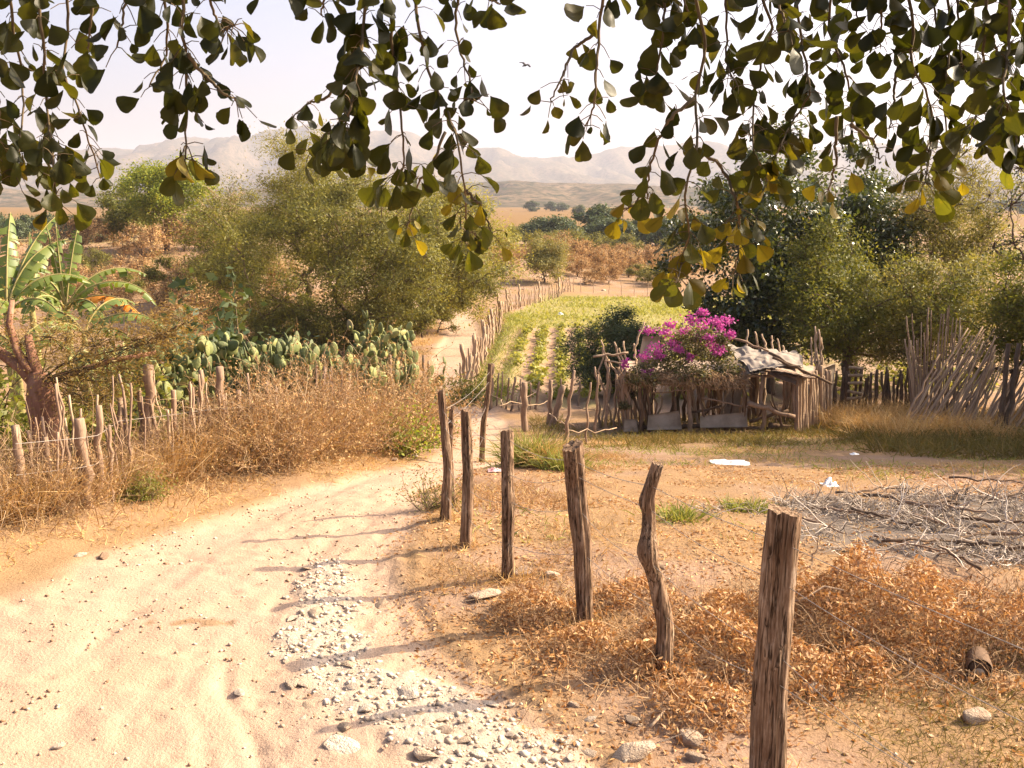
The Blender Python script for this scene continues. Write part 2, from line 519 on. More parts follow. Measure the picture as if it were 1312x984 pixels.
def mat_pad():
    m, nt, out = new_mat('cactus_pad')
    oi = nd(nt, 'ShaderNodeObjectInfo'); tc = nd(nt, 'ShaderNodeTexCoord')
    c = ramp(nt, oi.outputs['Random'], [(0, (0.07, 0.09, 0.03)), (0.45, (0.14, 0.16, 0.05)), (0.8, (0.24, 0.25, 0.08)), (0.95, (0.33, 0.31, 0.10)), (1, (0.30, 0.22, 0.10))])
    n = noise(nt, tc.outputs['Object'], 6.0, 5, 0.65)
    c = mixcol(nt, ramp(nt, n, [(0.52, (0, 0, 0)), (0.75, (0.8, 0.8, 0.8))]), c, (0.30, 0.24, 0.12))
    v = nd(nt, 'ShaderNodeTexVoronoi'); v.inputs['Scale'].default_value = 9.0; nt.links.new(tc.outputs['Object'], v.inputs['Vector'])
    c = mixcol(nt, ramp(nt, v.outputs['Distance'], [(0.08, (0.8, 0.8, 0.8)), (0.16, (0, 0, 0))]), c, (0.42, 0.36, 0.22))
    p = principled(nt, 0.6, 0.3); nt.links.new(c, p.inputs['Base Color']); bump(nt, n, 0.3, 0.03, p)
    nt.links.new(p.outputs[0], out.inputs[0])
    return m


M['pad'] = mat_pad()


def mat_ground():
    m, nt, out = new_mat('earth')
    a1 = nd(nt, 'ShaderNodeAttribute', attribute_name='reg')
    a2 = nd(nt, 'ShaderNodeAttribute', attribute_name='reg2')
    s1 = nd(nt, 'ShaderNodeSeparateColor'); nt.links.new(a1.outputs['Color'], s1.inputs[0])
    s2 = nd(nt, 'ShaderNodeSeparateColor'); nt.links.new(a2.outputs['Color'], s2.inputs[0])
    tc = nd(nt, 'ShaderNodeTexCoord'); P = tc.outputs['Object']
    nbig = noise(nt, P, 0.6, 5, 0.6); nmid = noise(nt, P, 5.0, 5, 0.6); nfin = noise(nt, P, 45.0, 4, 0.7); nspk = noise(nt, P, 160.0, 2, 0.6)
    soil = mixcol(nt, nmid, (0.17, 0.105, 0.068), (0.31, 0.205, 0.138))
    soil = mixcol(nt, ramp(nt, nfin, [(0.35, (0, 0, 0)), (0.75, (1, 1, 1))]), soil, (0.36, 0.25, 0.175))
    soil = mixcol(nt, ramp(nt, nbig, [(0.40, (0, 0, 0)), (0.65, (0.7, 0.7, 0.7))]), soil, (0.20, 0.115, 0.06))
    straw = mixcol(nt, nfin, (0.16, 0.092, 0.045), (0.37, 0.24, 0.125))
    road = mixcol(nt, nmid, (0.335, 0.222, 0.155), (0.44, 0.32, 0.235))
    road = mixcol(nt, ramp(nt, nbig, [(0.35, (0, 0, 0)), (0.7, (0.8, 0.8, 0.8))]), road, (0.43, 0.29, 0.19))
    road = mixcol(nt, ramp(nt, nspk, [(0.28, (0.75, 0.75, 0.75)), (0.42, (0, 0, 0))]), road, (0.27, 0.175, 0.11))
    green = mixcol(nt, nmid, (0.18, 0.17, 0.045), (0.31, 0.28, 0.085))
    white = mixcol(nt, nfin, (0.34, 0.25, 0.18), (0.55, 0.45, 0.35))
    ash = mixcol(nt, nmid, (0.035, 0.031, 0.028), (0.22, 0.19, 0.165))
    brown = mixcol(nt, nbig, (0.15, 0.082, 0.030), (0.22, 0.135, 0.048))
    c = mixcol(nt, s2.outputs[0], soil, straw)
    c = mixcol(nt, s2.outputs[2], c, brown)
    c = mixcol(nt, s1.outputs[1], c, green)
    c = mixcol(nt, s1.outputs[0], c, road)
    c = mixcol(nt, s1.outputs[2], c, white)
    c = mixcol(nt, s2.outputs[1], c, ash)
    p = principled(nt, 0.97, 0.08); nt.links.new(c, p.inputs['Base Color'])
    mth = nd(nt, 'ShaderNodeMath', operation='ADD')
    nt.links.new(nfin, mth.inputs[0]); nt.links.new(nmid, mth.inputs[1])
    bump(nt, mth.outputs[0], 0.55, 0.03, p)
    nt.links.new(p.outputs[0], out.inputs[0])
    return m


M['earth'] = mat_ground()


def mat_hills():
    m, nt, out = new_mat('dry_forest_slope')
    tc = nd(nt, 'ShaderNodeTexCoord')
    n1 = noise(nt, tc.outputs['Object'], 0.006, 6, 0.65); n2 = noise(nt, tc.outputs['Object'], 0.09, 4, 0.75)
    c = ramp(nt, n1, [(0.3, (0.06, 0.055, 0.035)), (0.5, (0.14, 0.10, 0.065)), (0.7, (0.22, 0.155, 0.10))])
    c = mixcol(nt, ramp(nt, n2, [(0.42, (1, 1, 1)), (0.56, (0, 0, 0))]), c, (0.035, 0.04, 0.022))
    p = principled(nt, 1.0, 0.0); nt.links.new(c, p.inputs['Base Color'])
    nt.links.new(p.outputs[0], out.inputs[0])
    return m


M['hill'] = mat_hills()

# ------------------------------------------------------------------ terrain
_py = np.array([-60, 0, 4, 9, 12, 16, 21, 26, 35, 55, 80, 150, 300, 1000, 9000.])
_pz = np.array([0.6, 0.05, 0, -0.02, -0.35, -1.1, -2.0, -2.5, -3.0, -3.7, -4.1, -4.3, -4.5, -4.5, -4.5])
_ys = np.concatenate([np.linspace(-60, 120, 1801), np.geomspace(121, 9000, 300)])
_zs = np.interp(_ys, _py, _pz)
_k = np.hanning(31); _k /= _k.sum()
_zs[20:1780] = np.convolve(_zs[:1801], _k, 'same')[20:1780]

_rd = np.array([-20, 2, 4.8, 5.5, 6.5, 7.6, 9, 10.4, 11.5, 13, 14.5, 18, 24, 31, 38, 45, 52, 60, 70, 85.])
_rl = np.array([-12, -6.2, -4.9, -4.6, -4.25, -3.8, -3.2, -2.7, -2.15, -1.5, -1.3, -1.0, -1.35, -2.3, -3.2, -3.4, -3.4, -5.0, -9.0, -16.])
_rr = np.array([-6, 1.6, 0.6, 0.15, -0.5, -0.95, -1.0, -0.93, -0.8, -0.3, 0.0, 0.0, -0.15, -1.2, -1.6, -1.6, -1.55, -2.5, -6.0, -13.])
_cd = np.array([3.5, 4.8, 5.05, 5.6, 6.1, 6.9, 7.9, 8.3])
_cx = np.array([0.35, 0.05, -0.12, -0.62, -1.15, -1.43, -1.52, -1.5])
_cw = np.array([0.62, 0.56, 0.5, 0.42, 0.36, 0.27, 0.17, 0.08])
_fd = np.array([28, 31, 45, 58, 66, 72.])
_fx = np.array([-1.35, -1.3, -0.95, -0.55, 1.0, 2.3])


def m_road(x, y):
    e = fbm(x * 1.1, y * 1.1, 3) * 0.22 + fbm(x * 5, y * 5, 9) * 0.07
    l, r = np.interp(y, _rd, _rl), np.interp(y, _rd, _rr)
    d = np.minimum(x - l, r - x) + e
    return sstep(-0.12, 0.22, d) * (y < 84)


def m_cob(x, y):
    e = fbm(x * 2.1, y * 2.1, 31) * 0.24 + fbm(x * 9, y * 9, 33) * 0.10
    c, w = np.interp(y, _cd, _cx), np.interp(y, _cd, _cw)
    return sstep(-0.06, 0.12, w - np.abs(x - c) + e) * (y < 8.35)


def m_field(x, y):
    l = np.interp(y, _fd, _fx) + 0.3
    return ((x > l) & (x < 12 + 0.1 * y) & (y > 25.5 + 0.25 * np.abs(x)) & (y < 72)).astype(float)


def H(x, y):
    x = np.asarray(x, float); y = np.asarray(y, float)
    z = np.interp(y, _ys, _zs)
    near = 1 - sstep(20, 60, y)
    z = z + fbm(x * 0.7, y * 0.7, 41) * 0.05 * near + fbm(x * 3.5, y * 3.5, 43, 3) * 0.018 * near
    far = sstep(28, 70, y) * (1 - sstep(120, 260, y))
    z = z + fbm(x * 0.07, y * 0.07, 47, 3) * 0.7 * far * (1 - m_field(x, y))
    rm = m_road(x, y)
    z = z - 0.05 * rm
    c = 0.5 * (np.interp(y, _rd, _rl) + np.interp(y, _rd, _rr))
    for off in (-0.55, 0.6):
        z = z - 0.02 * rm * np.exp(-((x - c - off + fbm(x * 0, y * 0.5, 77, 2) * 0.2) / 0.2) ** 2)
    # left verge bank, stronger to the side
    l = np.interp(y, _rd, _rl)
    z = z + 0.22 * sstep(0.1, 1.6, l - x) * (1 - sstep(14, 30, y))
    # cobble patch stands a little proud
    z = z + 0.012 * m_cob(x, y)
    # furrows in the field
    z = z + 0.07 * np.cos(2 * np.pi * (x - 0.05 * y) / 0.85) * m_field(x, y) * (1 - sstep(50, 56, y))
    # eroded earth bank beyond the palisade, dry slopes to the side
    z = z + 2.3 * np.exp(-(((x - 0.5) / 5.5) ** 2 + ((y - 88) / 9.0) ** 2))
    z = z + 3.0 * np.exp(-(((x + 34) / 16) ** 2 + ((y - 92) / 12.0) ** 2)) + 1.0 * np.exp(-(((x + 15) / 8) ** 2 + ((y - 62) / 8.0) ** 2))
    return z


def hz(x, y):
    return float(H(np.array([x]), np.array([y]))[0])


def gp(u, v):
    """where the ray through a place in the view meets the ground"""
    d = ray(u, v); lo = 1.0
    ts = np.concatenate([np.linspace(3, 40, 380), np.geomspace(40, 2000, 300)[1:]])
    p = np.array([0, 0, CAMZ])[None] + d[None] * ts[:, None]
    below = p[:, 2] < H(p[:, 0], p[:, 1])
    i = int(np.argmax(below)) if below.any() else len(ts) - 1
    t0, t1 = ts[max(i - 1, 0)], ts[i]
    tf = np.linspace(t0, t1, 40)
    q = np.array([0, 0, CAMZ])[None] + d[None] * tf[:, None]
    q[:, 2] = np.minimum(q[:, 2], 1e6)
    hit = int(np.argmax(q[:, 2] <= H(q[:, 0], q[:, 1]) + 1e-6)) if below.any() else 39
    return q[hit]


def onground(x, y):
    return np.array([x, y, hz(x, y)])


def build_terrain():
    ys = [-16, -10, -6, -3, -1, 0.5]
    y = 1.6
    while y < 14:
        ys.append(y); y += 0.028 if 4.3 < y < 8.5 else 0.05
    while y < 9000:
        ys.append(y); y *= 1.018 if y < 80 else 1.03
    ys = np.array(ys)
    u = np.linspace(-1, 1, 351)
    W = 10 + 0.95 * np.maximum(ys, 1)
    X = np.sign(u)[None] * W[:, None] * (0.33 * np.abs(u) + 0.67 * np.abs(u) ** 3)[None]
    Y = np.repeat(ys[:, None], len(u), 1)
    Z = H(X, Y)
    # small relief of trodden earth
    nearf = (1 - sstep(9, 14, Y))
    Z = Z + fbm(X * 14, Y * 14, 61, 2) * 0.006 * nearf
    for (yy, xx, w, dp) in (((4.4, 5.2, 5.9, 6.6, 7.2), (-1.05, -1.45, -1.85, -2.0, -1.85), .05, .022), ((4.4, 5.2, 5.9, 6.6, 7.2), (-1.3, -1.75, -2.1, -2.2, -2.0), .03, .014),
                            ((4.4, 6, 8, 10, 12), (-2.9, -3.0, -2.7, -2.3, -1.75), .08, .010), ((4.4, 6, 8, 10, 12), (-1.6, -1.9, -1.75, -1.5, -1.2), .08, .009), ((4.4, 5.5, 6.3, 7.6, 8.4), (.75, .15, -.45, -.85, -.95), .05, .012)):
        c = np.interp(Y, yy, xx) + fbm(X * 0, Y * 1.3, 99, 2) * .06
        q = (X - c) / w
        fade = sstep(yy[0] - .3, yy[0] + .2, Y) * (1 - sstep(yy[-1] - .8, yy[-1], Y)) * (.35 + .65 * sstep(.3, .6, vnoise(X * 2, Y * 2, 98)))
        Z = Z + dp * fade * (-np.exp(-q ** 2) + .55 * np.exp(-(np.abs(q) - 1.6) ** 2 * 3))
    rs_ = np.random.default_rng(404)
    lim = int(np.searchsorted(ys, 11.5))
    for _ in range(420):
        dy_ = rs_.uniform(4.4, 11); l_, r_ = np.interp(dy_, _rd, _rl), np.interp(dy_, _rd, _rr)
        dx_ = rs_.uniform(l_ + .1, r_ + .3); rr_ = rs_.uniform(.035, .075)
        i0, i1 = np.searchsorted(ys[:lim], [dy_ - .3, dy_ + .3])
        q = ((X[i0:i1] - dx_) / rr_) ** 2 + ((Y[i0:i1] - dy_) / (rr_ * rs_.uniform(.8, 1.6))) ** 2
        Z[i0:i1] += rs_.uniform(.006, .016) * (-np.exp(-q) + .45 * np.exp(-(np.sqrt(q) - 1.6) ** 2 * 4))
    road = m_road(X, Y); cob = m_cob(X, Y); fld = m_field(X, Y)
    n1 = fbm(X * 0.9, Y * 0.9, 71) * 0.5 + 0.5; n2 = fbm(X * 0.05, Y * 0.05, 73, 3) * 0.5 + 0.5
    ripple = np.cos(2 * np.pi * (X - 0.05 * Y) / 0.85) * 0.5 + 0.5
    green = fld * np.where(Y > 52, 0.75 * sstep(0.25, 0.6, n2 + 0.2 * n1), 0.55 * ripple * sstep(0.3, 0.6, n1))
    green = np.maximum(green, 0.45 * sstep(0.5, 0.75, n2) * ((Y > 100) & (Y < 280)))
    straw = np.clip(sstep(0.36, 0.6, n1), 0, 1) * (1 - fld)
    rl = np.interp(Y, _rd, _rl)
    straw = np.where((X < rl) & (Y < 16), np.maximum(straw, 0.75), straw)
    ash = sstep(0, 0.5, 1 - ((X - 4.5) / 2.4) ** 2 - ((Y - 9.2) / 1.5) ** 2 + fbm(X * 2, Y * 2, 81) * 0.5) * 0.85
    brown = sstep(225, 240, Y)
    dg = gp(245, 797)
    brown = np.maximum(brown, .85 * sstep(0, .6, 1 - ((X - dg[0]) / .38) ** 2 - ((Y - dg[1]) / .09) ** 2 + fbm(X * 13, Y * 13, 12) * 1.7 - .35))
    road = road * (1 - .8 * brown * (Y < 20))
    nv = len(u)
    i = np.arange(len(ys) - 1)[:, None] * nv + np.arange(nv - 1)[None]
    F = np.stack([i, i + 1, i + nv + 1, i + nv], -1).reshape(-1, 4)
    fc = lambda A: A.ravel()[F].mean(1)
    froad = fc(road) > 0.5
    ffld = (fc(fld) > 0.5) & ~froad
    V = np.stack([X, Y, Z], -1).reshape(-1, 3)
    reg = np.stack([road, green, cob * 0.9, np.ones_like(road)], -1).reshape(-1, 4)
    reg2 = np.stack([straw, ash, brown, np.ones_like(road)], -1).reshape(-1, 4)
    out = {}
    for nm, sel in (('ground', ~froad & ~ffld), ('dirt_road', froad), ('crop_field', ffld)):
        f = F[sel]
        used, inv = np.unique(f, return_inverse=True)
        me = Acc().add(V[used], inv.reshape(-1, 4)).mesh(nm)
        for an, arr in (('reg', reg), ('reg2', reg2)):
            at_ = me.attributes.new(an, 'FLOAT_COLOR', 'POINT')
            at_.data.foreach_set('color', arr[used].astype(np.float32).ravel())
        out[nm] = put(nm, me, M['earth'], kind='structure')
    return out


TERR = build_terrain()

# ------------------------------------------------------------------ hills
def hill_range(name, y0, yr, y1, sil, x0, x1, nx, ny, amp, seed):
    """a range whose crest stands at distance yr; sil = crest heights by x"""
    xs = np.linspace(x0, x1, nx); t = np.linspace(0, 1, ny)
    ysr = np.where(t < 0.7, y0 + (yr - y0) * t / 0.7, yr + (y1 - yr) * (t - 0.7) / 0.3)
    X, Y = np.meshgrid(xs, ysr)
    sh = np.where(Y < yr, sstep(y0, yr, Y), 1 - 0.6 * sstep(yr, y1, Y))
    cr = np.interp(X, sil[0], sil[1])
    s = (yr - y0)
    rid = 1 - np.abs(fbm(X / (0.15 * s) + Y / (1.0 * s), Y / (0.7 * s), seed, 5, 0.6))
    Z = -8 + (cr + 8) * sh * (1 - amp * (1 - rid) * (1 - 0.75 * sstep(0.85, 1.0, sh)) * 2.2) + fbm(X / (0.05 * s), Y / (0.05 * s), seed + 3, 4, 0.6) * 0.045 * cr
    i = np.arange(ny - 1)[:, None] * nx + np.arange(nx - 1)[None]
    F = np.stack([i, i + 1, i + nx + 1, i + nx], -1).reshape(-1, 4)
    return put(name, Acc().add(np.stack([X, Y, Z], -1), F), M['hill'], kind='structure')


def sil_from(pts, dist):
    xs = np.array([(p[0] - 656) / 1280 * dist * 1.0 for p in pts])
    zs = np.array([CAMZ + (255 - p[1]) / 1280 * dist * 1.017 for p in pts])
    return xs, zs


far_pts = [(-900, 190), (-500, 205), (-200, 185), (0, 216), (60, 212), (125, 205), (160, 193), (200, 195), (262, 181), (295, 186), (335, 176), (370, 168),
           (410, 165), (450, 165), (500, 172), (540, 176), (560, 187), (600, 195), (640, 194), (665, 202), (695, 205), (740, 194), (790, 184),
           (850, 182), (900, 188), (960, 193), (1010, 196), (1060, 192), (1110, 186), (1160, 190), (1200, 196), (1260, 186), (1312, 190), (1600, 175), (2000, 200), (2400, 190)]
hill_range('far_hills', 2300, 4300, 5600, sil_from(far_pts, 4300), -5200, 5200, 480, 80, 0.55, 5)
mid_pts = [(-1600, 240), (-600, 250), (-200, 236), (0, 240), (200, 246), (400, 240), (560, 236), (615, 229), (660, 232), (730, 236), (800, 236), (860, 240), (930, 240),
           (1000, 236), (1100, 236), (1200, 232), (1312, 238), (1700, 240), (2200, 230), (3000, 240)]
hill_range('near_hills', 750, 1500, 2100, sil_from(mid_pts, 1500), -2800, 2900, 480, 60, 0.7, 15)
#MARK_OBJECTS

# ------------------------------------------------------------------ trees
def crown_tree(name, label, cat, base, h, crown_c, crown_r, n_clump, clump_r, n_leaf, L, W, leafm, barkm, seed,
               trunk_r=0.15, trunk_pts=None, droop=0.0, flat=1.0, shell=0.5, group=None, twigs=10, lobes=None, dens_pow=0.5, upright=0.0, limb=1.3):
    """trunk with limbs to foliage clumps that fill an uneven crown; crown_c, crown_r relative to the base"""
    rs = np.random.default_rng(seed)
    root = thing(name, label, cat, base, group=group)
    cc = np.asarray(crown_c, float); cr = np.asarray(crown_r, float)
    wood = Acc(); leaf = Acc()
    fork = np.array([cc[0] * 0.3, cc[1] * 0.3, max(cc[2] - cr[2] * 0.75, h * 0.12)])
    tp = bend((0, 0, -0.15), fork, 6, 0.12, rs) if trunk_pts is None else np.asarray(trunk_pts, float)
    fork = tp[-1]
    tube(wood, tp, np.linspace(trunk_r * 1.25, trunk_r * 0.8, len(tp)), 9, True, 0.18, seed)
    C = []
    while len(C) < n_clump:
        d = unit(rs.normal(0, 1, 3)); r = rs.random() ** dens_pow
        bumpf = 0.72 + 0.55 * vnoise(np.array([d[0] * 1.7 + seed]), np.array([d[2] * 1.7 + d[1] * 1.3]), seed)[0]
        p = cc + d * r * cr * bumpf
        if p[2] < 0.12 * h:
            continue
        C.append(p)
    C = np.array(C)
    order = np.argsort(np.linalg.norm(C - fork, axis=1))
    nodes = [fork]
    nr = [trunk_r * 0.7]
    for ci in order:
        p = C[ci]
        j = int(np.argmin([np.linalg.norm(p - q) + 0.35 * np.linalg.norm(q - fork) for q in nodes]))
        q = nodes[j]
        P = bend(q, p, 5, 0.16, rs)
        r0 = max(nr[j] * 0.74, 0.012 * limb)
        tube(wood, P, np.linspace(r0, max(r0 * 0.55, 0.007 * limb), 5), 5, False)
        nodes.append(p); nr.append(r0 * 0.75)
    # leaves round every clump
    sz = clump_r * rs.uniform(0.65, 1.35, len(C))
    idx = np.repeat(np.arange(len(C)), n_leaf)
    off = rs.normal(0, 0.5, (len(idx), 3)) * np.array([1, 1, 0.75 * flat])
    pos = C[idx] + off * sz[idx, None]
    pos[:, 2] = np.maximum(pos[:, 2], 0.03)
    A = rdir(len(idx), -droop + upright, 0.8, rs) + unit(off) * 0.5
    Nn = unit(off) * 0.9 + unit(pos - cc) * 0.5 + rs.normal(0, 0.45, (len(idx), 3)) + [0, 0, 0.3]
    s = rs.uniform(0.65, 1.3, len(idx))
    leaves(leaf, pos, A, Nn, L * s, W * s)
    if twigs:
        ti = np.repeat(np.arange(len(C)), twigs)
        D = rdir(len(ti), 0.2 - droop * 0.6 + upright, 1, rs)
        P = strands(C[ti], D, sz[ti] * rs.uniform(0.5, 1.15, len(ti)), 3, 0.25, droop * 0.15, rs)
        prisms(wood, P, 0.008, 0.003)
    put('trunk', wood, barkm, root)
    put('crown', leaf, leafm, root)
    return root


def g3(u, v, y):
    """ground point below the place (u,v) seen at distance y"""
    p = at(u, v, y)
    return np.array([p[0], y, hz(p[0], y)])


# the big mesquite beside the road
b = g3(447, 420, 42)
crown_tree('mesquite_tree', 'wide spreading mesquite tree with fine olive foliage behind the prickly pears', 'tree', b, 8.2,
           (0.0, 0, 3.9), (5.9, 4.3, 4.0), 170, 0.8, 520, 0.15, 0.042, M['mesquite'], M['bark'], 3, 0.22, droop=0.25, twigs=14,
           trunk_pts=[(0, 0, -0.2), (0.05, 0, 0.5), (-0.05, 0.1, 0.9), (0.1, 0, 1.3)], dens_pow=0.42, limb=2.2)
b = g3(540, 400, 52)
crown_tree('mesquite_tree', 'yellow-green airy mesquite tree growing behind the wide olive one', 'tree', b, 8.5,
           (0.9, 0, 4.0), (3.8, 3.5, 4.3), 120, 1.0, 420, 0.17, 0.05, M['mesquite_yellow'], M['bark'], 8, 0.18, droop=0.35, twigs=10)
b = g3(395, 400, 56)
crown_tree('mesquite_tree', 'tall yellowish mesquite tree rising above the wide olive crown', 'tree', b, 10,
           (0.3, 0, 5.6), (3.6, 3.0, 4.5), 100, 0.95, 360, 0.17, 0.048, M['mesquite_yellow'], M['bark'], 21, 0.2, droop=0.1, twigs=12)
b = g3(318, 400, 60)
crown_tree('mesquite_tree', 'dull olive mesquite tree between the bare tree and the wide olive one', 'tree', b, 7.5,
           (0, 0, 3.6), (3.0, 2.6, 3.4), 70, 0.95, 360, 0.17, 0.05, M['mesquite'], M['bark'], 25, 0.2, droop=0.2, twigs=10)
# bare tree
b = g3(292, 330, 66)
rs = np.random.default_rng(5)
bare = thing('bare_tree', 'slim leafless tree with upright pale twigs above the scrub', 'tree', b)
acc = Acc(); tube(acc, bend((0, 0, -0.2), (0.1, 0, 5.6), 7, 0.05, rs), np.linspace(0.12, 0.05, 7), 7)
put('trunk', acc, M['bark'], bare)
acc = Acc(); z0 = rs.uniform(3.2, 5.6, 26)
P = strands(np.stack([0.1 * z0 / 5, 0 * z0, z0], 1), rdir(26, 1.6, 0.5, rs), rs.uniform(1.4, 3.2, 26), 5, 0.14, 0, rs)
prisms(acc, P, 0.028, 0.008)
B2 = P[:, 2:5].reshape(-1, 3); B2 = np.repeat(B2, 4, 0)
prisms(acc, strands(B2, rdir(len(B2), 0.9, 0.7, rs), rs.uniform(0.4, 1.2, len(B2)), 3, 0.2, 0, rs), 0.013, 0.005)
put('twigs', acc, M['twig'], bare)
# bright tree
b = g3(215, 330, 88)
crown_tree('leafy_tree', 'bright green round-crowned tree standing above the brown scrub', 'tree', b, 8.2,
           (0.2, 0, 5.2), (3.6, 3.2, 2.9), 60, 1.05, 380, 0.22, 0.12, M['brightleaf'], M['bark'], 31, 0.2, twigs=5)
b = g3(165, 320, 92)
crown_tree('leafy_tree', 'lower darker bush-like tree leaning against the bright green round-crowned tree', 'tree', b, 5.5,
           (0, 0, 3.0), (2.5, 2.5, 2.3), 34, 0.95, 330, 0.22, 0.12, M['midleaf'], M['bark'], 33, 0.15, twigs=5)

# right hand trees
b = g3(985, 440, 29.5)
crown_tree('fig_tree', 'tall dense tree with dark glossy leaves behind the bougainvillea hut', 'tree', b, 7.4,
           (0.0, 0, 3.9), (2.9, 2.4, 3.5), 120, 0.55, 330, 0.15, 0.08, M['darkleaf'], M['bark'], 41, 0.2, twigs=5, upright=0.3)
b = g3(1092, 440, 31)
crown_tree('fig_tree', 'dark glossy-leaved tree joining the tall dense tree, its top set lower', 'tree', b, 7.0,
           (0, 0, 3.9), (1.9, 2.0, 3.3), 80, 0.55, 320, 0.15, 0.08, M['darkleaf'], M['bark'], 43, 0.18, twigs=5, upright=0.3)
b = g3(1085, 440, 26.5)
crown_tree('leafy_tree', 'mid green bushy tree with fine leaves behind the stick gate', 'tree', b, 5.2,
           (0.1, 0, 3.0), (1.95, 1.5, 2.0), 80, 0.55, 480, 0.10, 0.03, M['midleaf'], M['bark'], 45, 0.12, droop=0.15, twigs=10)
b = g3(1205, 440, 30)
crown_tree('leafy_tree', 'pale olive feathery tree with upswept twigs above the leaning poles', 'tree', b, 6.9,
           (0.1, 0, 4.0), (1.9, 1.7, 3.0), 80, 0.65, 330, 0.13, 0.032, M['oliveleaf'], M['bark'], 47, 0.12, twigs=14, upright=0.5)
b = g3(1190, 440, 25.5)
crown_tree('leafy_tree', 'yellow-green shrubby tree directly behind the upright bundle of poles', 'tree', b, 4.3,
           (0, 0, 2.5), (1.8, 1.4, 1.7), 60, 0.5, 420, 0.10, 0.032, M['oliveleaf'], M['bark'], 49, 0.1, droop=0.1, twigs=8)
b = g3(1300, 440, 23.5)
crown_tree('leafy_tree', 'tangled olive shrub-tree beside the second leaning stack of poles', 'tree', b, 4.6,
           (0.3, 0, 2.7), (1.9, 1.5, 2.0), 64, 0.55, 400, 0.10, 0.034, M['midleaf'], M['bark'], 51, 0.12, droop=0.1, twigs=10)
b = g3(1345, 400, 15.5)
crown_tree('thorn_tree', 'thin dark thorny tree with sparse small leaves on crooked branches', 'tree', b, 5.3,
           (0.35, 0, 3.9), (1.25, 1.2, 1.5), 34, 0.32, 70, 0.05, 0.03, M['hedgeleaf'], M['bark'], 53, 0.07, twigs=16, dens_pow=0.35)
# two trees standing beside the yard, throwing their shade across the grass
crown_tree('leafy_tree', 'broad shady tree at the side of the yard beyond the poles', 'tree', onground(14.5, 19.5), 7.5,
           (0, 0, 4.7), (3.2, 2.6, 2.8), 80, 0.9, 230, 0.19, 0.10, M['midleaf'], M['bark'], 55, 0.2, twigs=4)
crown_tree('leafy_tree', 'second broad shady tree at the side of the yard', 'tree', onground(18.5, 24.0), 8.0,
           (0, 0, 5.0), (3.2, 2.8, 2.9), 70, 0.9, 260, 0.16, 0.07, M['midleaf'], M['bark'], 56, 0.2, twigs=4)
crown_tree('leafy_tree', 'third broad tree added out of view beside the ash heap to shade the yard', 'tree', onground(12.6, 16.0), 6.5,  # unseen tree added to throw shade on the yard grass
           (0, 0, 4.2), (2.6, 2.3, 2.3), 70, 0.85, 230, 0.19, 0.10, M['midleaf'], M['bark'], 57, 0.2, twigs=4)
# round bush at the field's edge
b = g3(787, 480, 29)
crown_tree('round_bush', 'dense dark green rounded bush at the near edge of the crop field', 'bush', b, 2.5,
           (0, 0, 1.15), (1.38, 1.3, 1.2), 75, 0.36, 420, 0.085, 0.03, M['hedgeleaf'], M['bark'], 61, 0.08, twigs=6, dens_pow=0.4)
b = g3(697, 370, 78)
crown_tree('round_bush', 'pale green rounded bush at the end of the palisade fence', 'bush', b, 3.2,
           (0, 0, 1.9), (2.0, 1.8, 1.9), 50, 0.65, 300, 0.17, 0.05, M['oliveleaf'], M['bark'], 63, 0.08, droop=0.1, twigs=6)

# small mesquite trunk by the near fence, with wispy dry foliage
b = onground(-5.05, 10.7)
rs = np.random.default_rng(77)
mq = thing('mesquite_tree', 'small reddish forked mesquite leaning over the near brush fence', 'tree', b)
def loc3(u, v, y): return at(u, v, y) - b
acc = Acc()
f0 = loc3(50, 488, 10.7)
tube(acc, np.array([(0, 0, -0.1), f0 * [0.5, 1, 0] + [0, 0, f0[2] * 0.35], f0 * [.8, 1, 0] + [0, 0, f0[2] * .75], f0, f0 + [-.03, 0, .1]]), [0.19, 0.16, 0.15, 0.12, 0.05], 12, True, 0.25, 3, 0.1)
for pts, r in (([(50, 490), (28, 470), (0, 452), (-40, 425)], 0.10), ([(52, 490), (40, 455), (36, 430)], 0.085), ([(40, 478), (22, 450), (12, 415), (16, 385)], 0.06),
               ([(55, 492), (95, 478), (140, 462), (200, 452)], 0.045)):
    P = np.array([loc3(u, v, 10.7 + 0.1 * i) for i, (u, v) in enumerate(pts)])
    tube(acc, P, np.linspace(r, r * 0.5, len(P)), 8, True, 0.2, 5, 0.08)
put('trunk', acc, M['redbark'], mq)
acc = Acc(); tw = Acc()
cl = [(70, 480, .22), (95, 462, .26), (125, 455, .26), (150, 440, .26), (175, 432, .24), (205, 425, .22), (235, 418, .2), (110, 500, .24), (150, 488, .22), (190, 462, .2),
      (85, 440, .22), (120, 425, .2), (65, 430, .2), (215, 445, .16), (95, 520, .22), (135, 520, .2), (30, 440, .2), (-10, 420, .3), (-30, 470, .3)]
for u, v, r in cl:
    c = loc3(u, v, 10.6 + rs.uniform(-0.4, 0.4))
    n = 560
    c = c + [0, 0, rs.normal(0, .10)]
    off = rs.normal(0, 0.5, (n, 3)) * r * [1.4, 1.6, 1.5]
    leaves(acc, c + off, rdir(n, -0.1, 0.5, rs), rdir(n, 0.7, 1, rs), 0.055 * rs.uniform(.6, 1.3, n), 0.011)
    prisms(tw, strands(np.repeat(c[None], 16, 0), rdir(16, 0, 0.7, rs), r * rs.uniform(.8, 1.6, 16), 4, 0.2, 0.05, rs), 0.006, 0.0025)
    prisms(tw, bend(f0, c, 6, 0.12, rs)[None], 0.010, 0.005)
cr = put('crown', acc, M['mesquite_dry'], mq); put('twigs', tw, M['greentwig'], cr)

